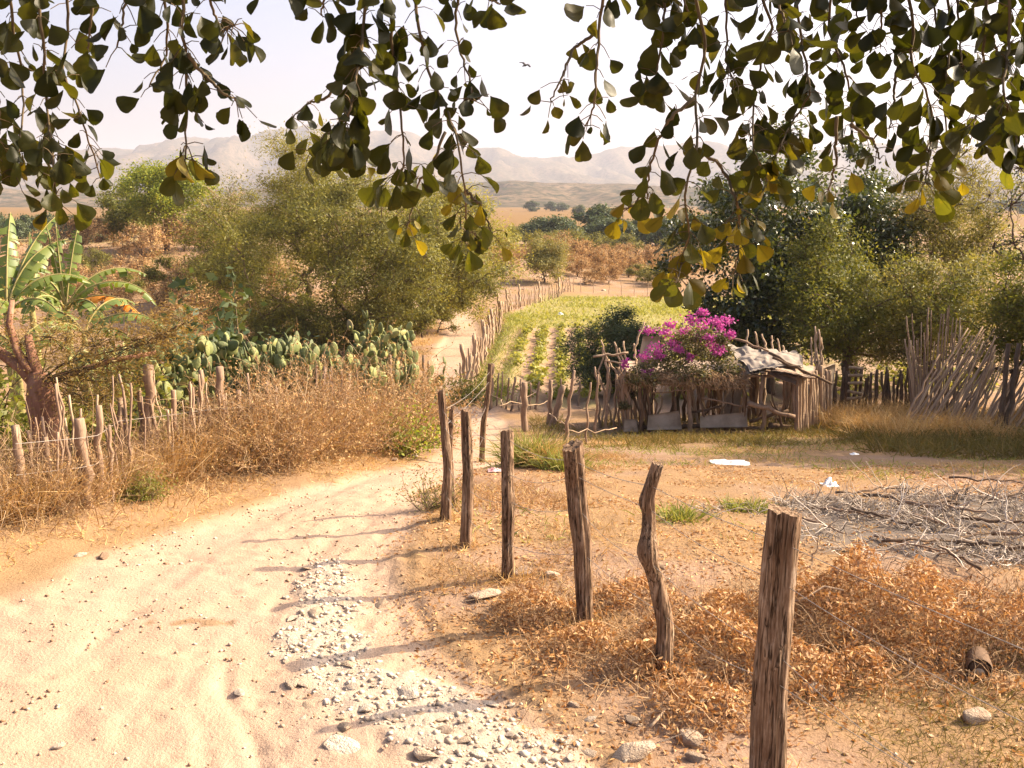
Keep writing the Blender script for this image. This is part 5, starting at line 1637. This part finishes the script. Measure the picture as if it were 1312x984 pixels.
# back wall
for k in range(46):
    u0 = 800 + 240 * k / 45.0 + rs.normal(0, 1)
    if rs.random() < .2 or 842 < u0 < 858:
        continue
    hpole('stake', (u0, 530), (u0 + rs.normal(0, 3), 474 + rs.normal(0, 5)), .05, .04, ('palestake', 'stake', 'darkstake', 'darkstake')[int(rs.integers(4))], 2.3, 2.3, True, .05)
# left wall
for k in range(9):
    f = k / 8.0
    hpole('stake', (803 - 4 * f, 550), (801 - 8 * f + rs.normal(0, 2), 478 + rs.normal(0, 3)), .04, .03, 'stake', 2.3 * f, 2.3 * f, True, .04)
# stakes standing above the roof
for a_, b_ in [((782, 485), (770, 436)), ((798, 480), (787, 438)), ((805, 478), (799, 437)), ((815, 470), (812, 440)), ((792, 482), (775, 455)), ((812, 450), (826, 412)), ((800, 470), (793, 446)),
               ((956, 450), (958, 422)), ((975, 455), (967, 425)), ((983, 450), (976, 428)), ((990, 452), (989, 430)), ((1006, 455), (1003, 443)), ((1000, 455), (996, 434)), ((1042, 480), (1039, 432)), ((1048, 480), (1044, 418)),
               ((1050, 480), (1049, 422)), ((1054, 480), (1052, 432)), ((1046, 478), (1047, 425)), ((770, 550), (772, 445)), ((776, 550), (780, 460)), ((785, 552), (778, 470))]:
    hpole('stake', a_, b_, .03, .02, 'palestake', 1.9, 2.1, False, .08)
# clutter in the dark front: leaning sticks, logs, sacks
for k in range(22):
    u0 = rs.uniform(812, 1018); dy = rs.uniform(.1, 1.7)
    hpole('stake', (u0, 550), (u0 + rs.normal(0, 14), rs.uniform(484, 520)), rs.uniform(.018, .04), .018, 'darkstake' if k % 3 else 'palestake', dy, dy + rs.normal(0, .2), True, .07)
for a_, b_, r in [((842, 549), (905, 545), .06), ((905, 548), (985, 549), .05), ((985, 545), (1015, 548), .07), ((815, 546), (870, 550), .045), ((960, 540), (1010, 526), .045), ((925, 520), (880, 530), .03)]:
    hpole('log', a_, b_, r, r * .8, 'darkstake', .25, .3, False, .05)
# rails and beams
for a_, b_, r, mt, d0, d1 in [((800, 490), (960, 497), .035, 'stake', .05, .05), ((835, 503), (890, 500), .018, 'stake', -.05, -.05), ((958, 516), (1018, 534), .055, 'stake', -.15, -.1), ((900, 510), (962, 523), .022, 'stake', -.1, 0),
                              ((918, 425), (985, 450), .03, 'stake', .8, .4), ((985, 452), (1066, 492), .035, 'bark', -.1, -.15), ((990, 458), (1040, 480), .03, 'bark', -.25, -.25), ((955, 482), (1045, 484), .035, 'stake', 0, 0), ((760, 457), (805, 452), .03, 'palestake', 1.0, 1.0),
                              ((775, 462), (800, 466), .022, 'palestake', 1.1, .8), ((800, 480), (1050, 478), .035, 'stake', 2.2, 2.2)]:
    hpole('rail', a_, b_, r, r * .85, mt, d0, d1, False, .05)


def sheet(name, corners, mat, fold, seed, n=14, thick=.012, sag=.0):
    """cloth or board between four corner points, with folds"""
    c = [np.asarray(p, float) - hb for p in corners]
    s, t = np.meshgrid(np.linspace(0, 1, n), np.linspace(0, 1, n))
    P = (c[0] * ((1 - s) * (1 - t))[..., None] + c[1] * (s * (1 - t))[..., None] + c[2] * (s * t)[..., None] + c[3] * ((1 - s) * t)[..., None])
    nrm = unit(np.cross(c[1] - c[0], c[3] - c[0]))
    if nrm[2] < 0:
        nrm = -nrm
    w_ = fbm(s * 2.3 + seed, t * 2.3, seed, 3)
    d = fold * (.45 * np.sin(2 * np.pi * (s * 2.1 + .9 * t + w_ * 1.3)) * (.3 + t) + .2 * np.sin(2 * np.pi * (s * 4.7 - 1.4 * t + w_ * 1.5) + 1) + .9 * w_) - sag * np.sin(np.pi * s) * np.sin(np.pi * t)
    P = P + nrm * d[..., None]
    edge = fbm(s * 6, t * 6 + seed, seed + 9, 2) * .06 * (fold > .02)
    P = P + edge[..., None] * unit(c[2] - c[0])
    lo = P - nrm * thick
    i = np.arange(n - 1)[:, None] * n + np.arange(n - 1)[None]
    Q = np.stack([i, i + 1, i + n + 1, i + n], -1).reshape(-1, 4)
    m_ = n * n
    bd = list(range(n)) + [n * k + n - 1 for k in range(1, n)] + [n * (n - 1) + k for k in range(n - 2, -1, -1)] + [n * k for k in range(n - 2, 0, -1)]
    Qb = [(bd[k], bd[(k + 1) % len(bd)], bd[(k + 1) % len(bd)] + m_, bd[k] + m_) for k in range(len(bd))]
    put(name, Acc().add(np.vstack([P.reshape(-1, 3), lo.reshape(-1, 3)]), np.vstack([Q, Q[:, ::-1] + m_, Qb])), M[mat], hut)


# roof: rusty board roof under the vine, then tarps
sheet('roof_board', [hpnt(800, 489, -.15), hpnt(962, 492, -.15), hpnt(950, 462, 2.3), hpnt(800, 462, 2.3)], 'browntarp', .015, 3, thick=.03)
sheet('tarp', [hpnt(958, 480, -.2), hpnt(978, 478, -.35), hpnt(998, 452, 1.9), hpnt(932, 443, 1.9)], 'tarp', .06, 5, 24)
sheet('tarp', [hpnt(962, 474, -.3), hpnt(1006, 470, -.3), hpnt(985, 450, .8), hpnt(934, 446, 1.2)], 'tarp', .05, 7, 24)
sheet('tarp', [hpnt(980, 462, .2), hpnt(1030, 468, .2), hpnt(1022, 452, 2.0), hpnt(974, 445, 2.0)], 'tarp', .05, 9, 24)
sheet('roof_sheet', [hpnt(990, 474, -.35), hpnt(1038, 484, -.35), hpnt(1046, 470, 1.6), hpnt(992, 462, 1.2)], 'browntarp', .03, 11, 14)
sheet('roof_sheet', [hpnt(985, 480, -.2), hpnt(1020, 493, -.2), hpnt(1022, 482, .2), hpnt(990, 470, .2)], 'browntarp', .02, 13, 10)
sheet('tarp', [hpnt(1006, 462, .6), hpnt(1030, 470, .6), hpnt(1028, 455, 2.1), hpnt(1010, 455, 2.1)], 'tarp', .06, 15, 12)
th = Acc(); n = 900
A0, A1 = hpnt(802, 487, -.25) - hb, hpnt(958, 490, -.25) - hb
tq = rs.random(n)[:, None]
Bq = A0 + (A1 - A0) * tq + rs.normal(0, .06, (n, 3)) + [0, .15, .05]
prisms(th, strands(Bq, rdir(n, -.25, .5, rs) + [0, -.5, 0], rs.uniform(.12, .38, n), 4, .2, .12, rs), .007, .003)
put('thatch', th, M['twig'], hut)
# boards
sheet('board', [hpnt(829, 551, -.12), hpnt(874, 550, -.1), hpnt(870, 526, -.05), hpnt(831, 532, -.05)], 'greyboard', .005, 17, 6, .03)
sheet('board', [hpnt(897, 548, -.12), hpnt(958, 547, -.1), hpnt(957, 528, -.02), hpnt(897, 533, -.02)], 'greyboard', .005, 19, 6, .03)
sheet('board', [hpnt(799, 553, -.1), hpnt(818, 553, -.1), hpnt(815, 537, -.05), hpnt(800, 537, -.05)], 'greyboard', .005, 21, 6, .03)
sheet('board', [hpnt(1056, 528, 2.3), hpnt(1066, 524, 2.5), hpnt(1070, 466, 2.5), hpnt(1056, 472, 2.3)], 'paleboard', .015, 23, 8, .04)
sheet('panel', [hpnt(815, 474, 1.6), hpnt(842, 474, 1.6), hpnt(846, 431, 1.7), hpnt(824, 431, 1.7)], 'greyboard', .006, 25, 6, .03)
sheet('cloth', [hpnt(928, 532, 1.2), hpnt(946, 534, 1.2), hpnt(952, 490, 1.2), hpnt(930, 490, 1.2)], 'greyboard', .05, 27, 12)
# a loose plank and a stone in front
pk = gp(1054, 537)
pl = Acc()
V = np.array([(x, y, z) for z in (0, .05) for y in (-.07, .07) for x in (-.17, .17)])
pl.add(V, [(0, 1, 3, 2), (4, 6, 7, 5), (0, 4, 5, 1), (2, 3, 7, 6), (0, 2, 6, 4), (1, 5, 7, 3)])
tag(put('plank', pl.mesh('plank', smooth=False), M['paleboard'], None, pk + [0, 0, .06], (.05, .04, .1)), 'short plank lying on stones at the corner of the hut', 'plank')

# bougainvillea on the hut
bg = g3(868, 553, HY + 1.2)
bou = thing('bougainvillea', 'bougainvillea in magenta bloom sprawling over the roof of the hut', 'bougainvillea', bg)
w, l = Acc(), Acc()
top = hpnt(872, 462, 1.0) - bg
tube(w, bend((0, .3, -.1), top, 8, .06, rs), np.linspace(.05, .03, 8), 7, True, .2, 3)
cl = [(u, v, r) for u, v, r in [(815, 478, .2), (830, 470, .25), (845, 462, .28), (862, 455, .3), (878, 450, .3), (895, 448, .3), (910, 455, .28), (925, 465, .28), (940, 476, .22), (860, 475, .25), (880, 478, .25), (900, 480, .22), (918, 482, .2), (835, 484, .18), (848, 486, .15), (890, 432, .25), (905, 430, .22),
                                 (873, 435, .2), (925, 435, .16), (930, 450, .16), (812, 486, .15), (940, 488, .14), (808, 505, .12), (800, 520, .1)]]
for u, v, r in cl:
    c = hpnt(u, v, rs.uniform(-.25, .9)) - bg
    n = 330; off = rs.normal(0, .5, (n, 3)) * r * [1, 1, .8]
    leaves(l, c + off, rdir(n, -.2, .8, rs), rdir(n, .7, 1, rs), .07 * rs.uniform(.6, 1.3, n), .042)
    prisms(w, bend(top * .9, c, 6, .12, rs)[None], .012, .005)
    prisms(w, strands(np.repeat(c[None], 8, 0), rdir(8, .4, .8, rs), r * 1.5, 4, .2, .05, rs), .006, .003)
put('stems', w, M['greentwig'], bou); put('foliage', l, M['bougleaf'], bou)
for u, v, ru, rv in [(862, 440, 8, 6), (896, 432, 8, 6), (858, 416, 7, 5), (870, 448, 6, 4), (900, 400, 7, 4), (936, 428, 6, 5), (832, 424, 10, 5), (853, 426, 9, 6), (840, 446, 11, 8), (825, 456, 8, 6), (876, 424, 8, 5), (885, 410, 9, 8), (900, 414, 11, 9), (918, 411, 9, 6), (931, 410, 9, 5), (922, 420, 8, 7), (912, 441, 9, 8), (922, 446, 7, 7), (908, 432, 6, 4),
                     (884, 457, 6, 5), (830, 477, 7, 4), (801, 466, 5, 6), (844, 455, 6, 5), (919, 452, 5, 4)]:
    c = hpnt(u, v, rs.uniform(-.3, .5)) - bg
    k = HY / 1280 * 1.05
    n = 90; off = rs.normal(0, .5, (n, 3)) * [ru * k, ru * k, rv * k]
    put('flower_cluster', leaves(Acc(), c + off, rdir(n, .2, 1, rs), rdir(n, 0, 1, rs), .06 * rs.uniform(.7, 1.2, n), .05), M['bract'], bou, kind='stuff')

# stick gate and fence behind the hut's side, tree shade in stake colour
gate = thing('stake_fence', 'fence of upright stakes behind the hut, tree shade put into their colour', 'fence', (0, 0, 0))
rs = np.random.default_rng(73)
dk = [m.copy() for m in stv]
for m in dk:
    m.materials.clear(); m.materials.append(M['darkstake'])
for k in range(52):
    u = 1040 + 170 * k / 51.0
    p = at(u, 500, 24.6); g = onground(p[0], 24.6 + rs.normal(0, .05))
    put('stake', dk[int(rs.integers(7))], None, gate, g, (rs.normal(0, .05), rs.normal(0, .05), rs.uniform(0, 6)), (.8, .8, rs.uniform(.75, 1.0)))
for k in range(6):
    a_ = at(1088, 470, 24.4); b_ = at(1106, 470, 24.4)
    z = hz(a_[0], 24.4) + .25 + .2 * k
    a_[2] = z; b_[2] = z + rs.normal(0, .03)
    put('rail', tube(Acc(), bend(a_, b_, 6, .05, rs), .04, 7, True, .2), M['palestake'], gate)

# ------------------------------------------------------------------ poles leaning in stacks
rs = np.random.default_rng(81)
PM = []
for i in range(8):
    r_ = np.random.default_rng(900 + i)
    me = tube(Acc(), bend((0, 0, 0), (0, 0, 1.0), 10, .02, r_), np.linspace(.016, .009, 10), 7, True, .2, i).mesh('pole'); me.materials.append(M['stake'] if i % 2 else M['palestake']); PM.append(me)


def lean_pole(foot, top, label, group, k, thick=1.0):
    d = Vector(top) - Vector(foot); L = d.length
    o = put('pole', PM[k % 8], None, None, foot)
    q = d.to_track_quat('Z', 'X'); o.rotation_mode = 'QUATERNION'; o.rotation_quaternion = q
    o.scale = (thick * 1.1, thick * 1.1, L)
    tag(o, label, 'pole', group)


for k in range(34):
    u0 = rs.uniform(1168, 1250); y = rs.uniform(21.8, 22.8)
    f = onground(at(u0, 520, y)[0], y)
    lean_pole(f, at(u0 + rs.normal(0, 7) + (-6 if u0 < 1195 else 4), rs.uniform(390, 450), y + .15), 'tall bleached pole standing upright in the bundle behind the leaning stack', 'upright bundle of tall bleached poles', k, rs.uniform(1, 1.7))
for k in range(38):
    u0 = rs.uniform(1150, 1245); y = rs.uniform(20.2, 21.8)
    f = onground(at(u0, 530, y)[0], y)
    du = rs.uniform(45, 95)
    lean_pole(f, at(min(u0 + du, 1275), rs.uniform(415, 475) + (u0 - 1150) * .12, y + .9), 'grey pole leaning at a slant against the upright bundle', 'grey poles leaning in the slanted stack', k, rs.uniform(1, 1.8))
for k in range(34):
    u0 = rs.uniform(1245, 1330); y = rs.uniform(20.0, 21.2)
    f = onground(at(u0, 530, y)[0], y)
    lean_pole(f, at(u0 + rs.uniform(35, 75), rs.uniform(440, 485), y + .8), 'grey pole in the second slanted stack beside the tangled shrub-tree', 'grey poles of the second slanted stack', k, rs.uniform(1, 1.8))
sp_ = thing('prop_posts', 'pair of dark crossed posts propping the second slanted stack', 'posts', onground(at(1290, 520, 20)[0], 20.0))
for u0, u1 in ((1283, 1292), (1290, 1306)):
    f = onground(at(u0, 522, 20)[0], 20.0); t_ = at(u1, 440, 20.2)
    put('post', tube(Acc(), bend(f - np.array(sp_.location) - [0, 0, .1], t_ - np.array(sp_.location), 8, .04, rs), np.linspace(.06, .045, 8), 9, True, .15, u0), M['bark'], sp_)

# ------------------------------------------------------------------ overhanging tree
TB = onground(5.2, -3.2)
ot = thing('overhanging_tree', 'tree overhead with large rounded leaves on hanging twigs', 'tree', TB)
tw = Acc(); rs = np.random.default_rng(121)
tube(tw, np.array([(5.2, -3.2, TB[2] - .2), (5.1, -3.0, 2.0), (4.8, -2.4, 3.9), (4.2, -1.5, 5.0)]) - TB, [.34, .28, .24, .2], 12, True, .12, 5)
limbs = [[(4.2, -1.5, 5.0), (3.0, .3, 5.1), (1.6, 1.7, 4.75), (.4, 2.4, 4.35), (-1.0, 2.6, 4.1), (-2.2, 2.6, 4.0)], [(4.2, -1.5, 5.0), (3.2, .8, 4.9), (2.4, 2.2, 4.4), (1.5, 2.7, 4.1), (.8, 2.8, 4.0)],
         [(4.2, -1.5, 5.0), (1.5, 0, 5.3), (-1.0, 1.2, 4.9), (-2.0, 2.0, 4.4)]]
for lm in limbs:
    P = np.array(lm); t = np.linspace(0, 1, len(P)); tt = np.linspace(0, 1, 18)
    P = np.stack([np.interp(tt, t, P[:, i]) for i in range(3)], 1)
    for _ in range(2): P[1:-1] = (P[:-2] + 2 * P[1:-1] + P[2:]) / 4
    tube(tw, P - TB, np.linspace(.13, .03, 18), 9, True, .15, 7)
put('trunk', tw, M['bark'], ot)
# crown above the view
acc = Acc(); n = 3800
C = np.stack([rs.uniform(-3.4, 5.2, n), rs.uniform(-2.5, 4.6, n), rs.uniform(4.5, 6.3, n)], 1)
C = C[vnoise(C[:, 0] * .9, C[:, 1] * .9 + C[:, 2], 3) > .3]; n = len(C)
s = rs.uniform(.7, 1.3, n)
leaves(acc, C - TB, rdir(n, -.8, 1, rs), rdir(n, .3, 1, rs), .10 * s, .075 * s)
put('upper_crown', acc, M['overleaf'], ot, kind='stuff')


def leaf_mesh(seed, mat):
    """obovate leaf hanging from the origin along -Z, folded at the midrib and curved"""
    rs = np.random.default_rng(seed)
    n = 11; t = np.array([0, .08, .2, .34, .48, .62, .74, .84, .92, .975, 1.0])
    w = .5 * rs.uniform(.60, .90) * np.array([.03, .13, .38, .64, .85, .98, 1.0, .90, .68, .38, .08])
    stalk = .08
    curve = rs.uniform(-.38, .38); fold = rs.uniform(.1, .6)
    z = -(stalk + t * (1 - stalk)); y = curve * t ** 2
    rows = []
    for f in (-1, -.55, 0, .55, 1):
        wob = 1 + .05 * rs.normal(0, 1, n)
        rows.append(np.stack([w * f * wob, y + np.abs(w * f) * fold + .012 * np.sin(t * 9 + f * 2), z], 1))
    V = np.stack(rows, 1)
    i = np.arange(n - 1)[:, None] * 5; j = np.arange(4)[None]
    Q = np.stack([i + j, i + j + 1, i + j + 6, i + j + 5], -1).reshape(-1, 4)
    acc = Acc().add(V, Q)
    tube(acc, np.array([(0, 0, 0), (0, .0, -stalk), (0, y[5] + .004, z[5]), (0, y[-1], z[-1])]), [.014, .013, .009, .003], 4, False)
    me = acc.mesh('leaf'); me.materials.append(M[mat]); return me


LG = [leaf_mesh(i, 'overleaf') for i in range(16)]; LY = [leaf_mesh(30 + i, 'overbacklit') for i in range(4)]
# hanging branches: points in the view, distance, leaf size in metres, leaves per node, share with the backlit yellow
HB = [
    ([(5, -40), (18, 40), (30, 110), (28, 170), (18, 225)], 2.1, .085, 4, .05), ([(45, -40), (55, 50), (60, 140), (68, 210), (72, 262)], 2.0, .075, 4, .12), ([(85, -40), (88, 30), (80, 90), (105, 150), (128, 228)], 2.2, .072, 3, .1),
    ([(115, -40), (118, 20), (112, 62)], 2.1, .075, 4, .05), ([(160, -40), (160, 10), (150, 60)], 2.0, .075, 3, .0), ([(-20, 20), (-5, 90), (0, 150), (-4, 200)], 2.1, .08, 4, .1),
    ([(205, -40), (215, 30), (212, 75), (190, 112)], 2.1, .085, 4, .0), ([(235, -40), (235, 50), (240, 110), (238, 160), (238, 205)], 2.0, .082, 5, .12), ([(262, -40), (272, 10), (285, 40), (300, 30)], 2.1, .07, 3, .05), ([(240, 70), (265, 100), (290, 122), (303, 127)], 2.0, .06, 2, .4),
    ([(350, -40), (348, -8)], 2.1, .075, 2, 0), ([(405, -40), (415, 0), (412, 20)], 2.1, .08, 4, 0), ([(470, -40), (466, 40), (458, 100), (446, 150), (428, 185)], 2.0, .088, 5, .04), ([(440, 90), (420, 125), (395, 132), (375, 150)], 2.05, .062, 2, .05),
    ([(445, 150), (420, 170), (398, 195)], 2.05, .068, 3, .05), ([(500, -40), (500, 40), (508, 110), (515, 160), (518, 215), (508, 225)], 2.05, .085, 5, .06), ([(530, -40), (535, 40), (552, 100), (572, 138), (586, 180), (596, 250), (597, 312)], 2.1, .074, 3, .12),
    ([(570, 170), (556, 205), (535, 235), (522, 290)], 2.1, .068, 3, .3), ([(590, -40), (583, 30), (590, 70), (602, 105), (607, 130)], 2.05, .07, 4, .05), ([(615, -40), (622, -5), (640, 5)], 2.0, .07, 3, .05), ([(597, 245), (615, 262), (630, 298)], 2.1, .055, 2, .35), ([(450, 165), (455, 205)], 2.1, .065, 2, .1),
    ([(776, -40), (767, 40), (765, 85), (762, 130), (752, 160)], 2.1, .07, 3, .04), ([(765, 40), (735, 62), (722, 95), (705, 130)], 2.15, .058, 2, .15), ([(800, -40), (805, -5)], 2.1, .07, 2, 0),
    ([(850, -40), (852, 30), (843, 80), (838, 110)], 2.0, .092, 5, .05), ([(880, -40), (902, 40), (903, 75), (888, 125), (895, 188), (876, 245), (884, 295), (874, 335), (868, 362)], 2.15, .078, 3, .35), ([(888, 125), (858, 152), (842, 180), (832, 222), (828, 255)], 2.15, .078, 3, .1), ([(830, 222), (815, 262), (798, 268)], 2.15, .065, 3, .35),
    ([(925, -40), (932, 20), (930, 80), (945, 110)], 2.05, .08, 4, .06), ([(895, 190), (930, 220), (945, 262), (948, 290), (946, 325), (940, 350)], 2.15, .074, 3, .5), ([(960, -40), (992, 30), (978, 65), (965, 130), (965, 195), (985, 235)], 2.1, .078, 4, .2), ([(855, -40), (880, 10), (890, 30)], 2.0, .085, 4, .02),
    ([(1015, -40), (1025, 30), (1032, 80), (1040, 120), (1012, 160), (1000, 190)], 2.1, .08, 4, .12), ([(1065, -40), (1062, 40), (1085, 95), (1092, 140), (1090, 175)], 2.05, .085, 5, .1), ([(1072, 150), (1070, 210), (1062, 245)], 2.15, .07, 2, .8), ([(1090, 160), (1120, 182), (1128, 205)], 2.1, .055, 2, .1),
    ([(1120, -40), (1130, 20), (1128, 60)], 2.1, .08, 4, .2), ([(1160, -40), (1172, 40), (1165, 80), (1190, 120), (1195, 165), (1185, 235)], 2.1, .084, 5, .2), ([(1150, 80), (1145, 125), (1140, 165)], 2.1, .075, 3, .2), ([(1210, -40), (1218, 40), (1212, 110), (1212, 160), (1212, 222)], 2.1, .07, 2, .35), ([(1225, -40), (1228, 40), (1235, 90)], 2.05, .09, 5, .05),
    ([(1265, -40), (1262, 60), (1252, 130), (1248, 165)], 2.0, .088, 4, .06), ([(1295, -40), (1292, 60), (1285, 120), (1300, 165)], 2.0, .085, 5, .2), ([(1325, -40), (1322, 80), (1318, 190)], 2.1, .085, 4, .2), ([(1190, -40), (1200, 30), (1205, 70)], 2.1, .085, 4, .05), ([(985, -40), (1000, 10), (1010, 40)], 2.0, .085, 4, .02), ([(1095, -40), (1100, 30)], 2.0, .085, 4, .1), ([(1270, 40), (1285, 90)], 2.1, .085, 4, .1)]
allleaves = []
for k, (pts, dep, ls, npn, yel) in enumerate(HB):
    r_ = np.random.default_rng(1000 + k)
    dep = dep + r_.uniform(-.12, .35)
    P = np.array([at(u, v, dep + .03 * i * r_.normal()) for i, (u, v) in enumerate(pts)])
    if pts[0][1] < 0:      # joins the limb overhead
        up = P[0] + [r_.normal(0, .1), .1, .65]
        P = np.vstack([up, P])
    t = np.linspace(0, 1, len(P)); tt = np.linspace(0, 1, 26)
    PP = np.stack([np.interp(tt, t, P[:, i]) for i in range(3)], 1); PP[1:-1] = (PP[:-2] + 2 * PP[1:-1] + PP[2:]) / 4
    PP = PP + r_.normal(0, .0014, PP.shape)
    wood = tube(Acc(), PP, np.linspace(.0042, .0016, 26), 5, True)
    L = np.concatenate([[0], np.cumsum(np.linalg.norm(np.diff(PP, axis=0), axis=1))])
    d = .05 + (.45 if pts[0][1] < 0 else 0)
    nodes = []
    while d < L[-1]:
        nodes.append(np.array([np.interp(d, L, PP[:, i]) for i in range(3)])); d += r_.uniform(.045, .075)
    nodes.append(PP[-1])
    lv = []
    for q, nd_ in enumerate(nodes):
        m_ = npn if q < len(nodes) - 1 else max(3, npn - 1)
        m_ = max(2, int(round(m_ * r_.uniform(.7, 1.4))))
        a0 = r_.uniform(0, 6.28)
        for e in range(m_):
            a = a0 + e * 6.283 / m_ + r_.normal(0, .3)
            out = np.array([math.cos(a), math.sin(a), 0]) * r_.uniform(.008, .042) + [0, 0, r_.uniform(-.035, .018)]
            p = nd_ + out
            prisms(wood, np.stack([nd_, (nd_ + p) / 2 + [0, 0, .004], p])[None], .0012, .0009)
            tilt = r_.uniform(.15, 1.0)
            rot = Matrix.Rotation(a, 3, 'Z') @ Matrix.Rotation(-tilt, 3, 'Y') @ Matrix.Rotation(r_.uniform(0, 6.28), 3, 'Z')
            s = .64 * ls * r_.choice([.45, .7, .9, 1.0, 1.15], p=[.12, .2, .25, .28, .15])
            lowness = (q + 1) / len(nodes)
            yl = r_.random() < yel * (.4 + 1.2 * lowness)
            lv.append((p, rot, s, yl, r_.integers(99)))
    br_ = put('branch', wood.mesh('branch', offset=-TB), M['greentwig'], ot)
    for x in lv:
        d_ = x[0] - [0, 0, CAMZ]
        zc = d_[1] * CP - d_[2] * SP; uu = 656 + 1280 * d_[0] / zc; vv = 492 - 1280 * (d_[1] * SP + d_[2] * CP) / zc
        vis = (-20 < uu < 1332) and vv > -15
        allleaves.append((x, br_, vis, vv))
# the leaves that show are single parts, the rest are joined
vis = sorted([a for a in allleaves if a[2]], key=lambda a: -a[3])
rest = [a for a in allleaves if not a[2]] + vis[300:]
for (p, rot, s, yl, idx), br_, _, _ in vis[:300]:
    o = put('leaf', (LY if yl else LG)[int(idx) % (4 if yl else 16)], None, br_, p - TB)
    o.rotation_euler = rot.to_euler(); o.scale = (s, s, s)
acc = Acc()
for (p, rot, s, yl, idx), br_, _, _ in rest:
    me = LG[int(idx) % 16]
    V = np.empty(len(me.vertices) * 3); me.vertices.foreach_get('co', V); V = V.reshape(-1, 3)
    F = np.array([tuple(f.vertices) for f in me.polygons])
    acc.add((V @ np.array(rot).T * s + p - TB)[:55], F[:40])
put('leaf_mass', acc, M['overleaf'], ot, kind='stuff')
print('leaves', len(allleaves), len(vis), len(rest))

# ------------------------------------------------------------------ bird
bp = at(673, 84, 60)
bird = thing('bird', 'small dark bird gliding in the pale sky', 'bird', bp)
tube(acc := Acc(), np.array([(-.22, 0, -.02), (-.12, 0, 0), (0, 0, .01), (.12, 0, .03), (.2, 0, .05), (.26, 0, .05)]), [.015, .045, .06, .05, .03, .005], 8)
put('body', acc, M['bird'], bird)
for sgn in (-1, 1):
    V = np.array([(.1, 0, .03), (-.06, 0, .02), (.10, sgn * .28, .12), (-.06, sgn * .25, .10), (.0, sgn * .55, .06), (-.07, sgn * .5, .05)])
    V2 = V - [0, 0, .012]
    Q = [(0, 1, 3, 2), (2, 3, 5, 4), (6, 8, 9, 7), (8, 10, 11, 9), (0, 2, 8, 6), (2, 4, 10, 8), (4, 5, 11, 10), (5, 3, 9, 11), (3, 1, 7, 9)]
    put('wing', Acc().add(np.vstack([V, V2]), Q), M['bird'], bird)
bird.rotation_euler = (.35, -.2, .6)

# ------------------------------------------------------------------ the hazy air of the valley
def build_haze():
    m, nt, out = new_mat('haze_air')
    v = nd(nt, 'ShaderNodeVolumePrincipled')
    v.inputs['Color'].default_value = (0.72, 0.72, 0.80, 1)
    v.inputs['Density'].default_value = 0.00020
    v.inputs['Anisotropy'].default_value = 0.2
    nt.links.new(v.outputs[0], out.inputs['Volume'])
    x, y0, y1, z0, z1 = 9500, -60, 9500, -14, 480
    V = [(-x, y0, z0), (x, y0, z0), (x, y1, z0), (-x, y1, z0), (-x, y0, z1), (x, y0, z1), (x, y1, z1), (-x, y1, z1)]
    Q = [(3, 2, 1, 0), (4, 5, 6, 7), (0, 1, 5, 4), (1, 2, 6, 5), (2, 3, 7, 6), (3, 0, 4, 7)]
    put('haze', Acc().add(V, Q).mesh('haze', smooth=False), m, kind='stuff')


build_haze()
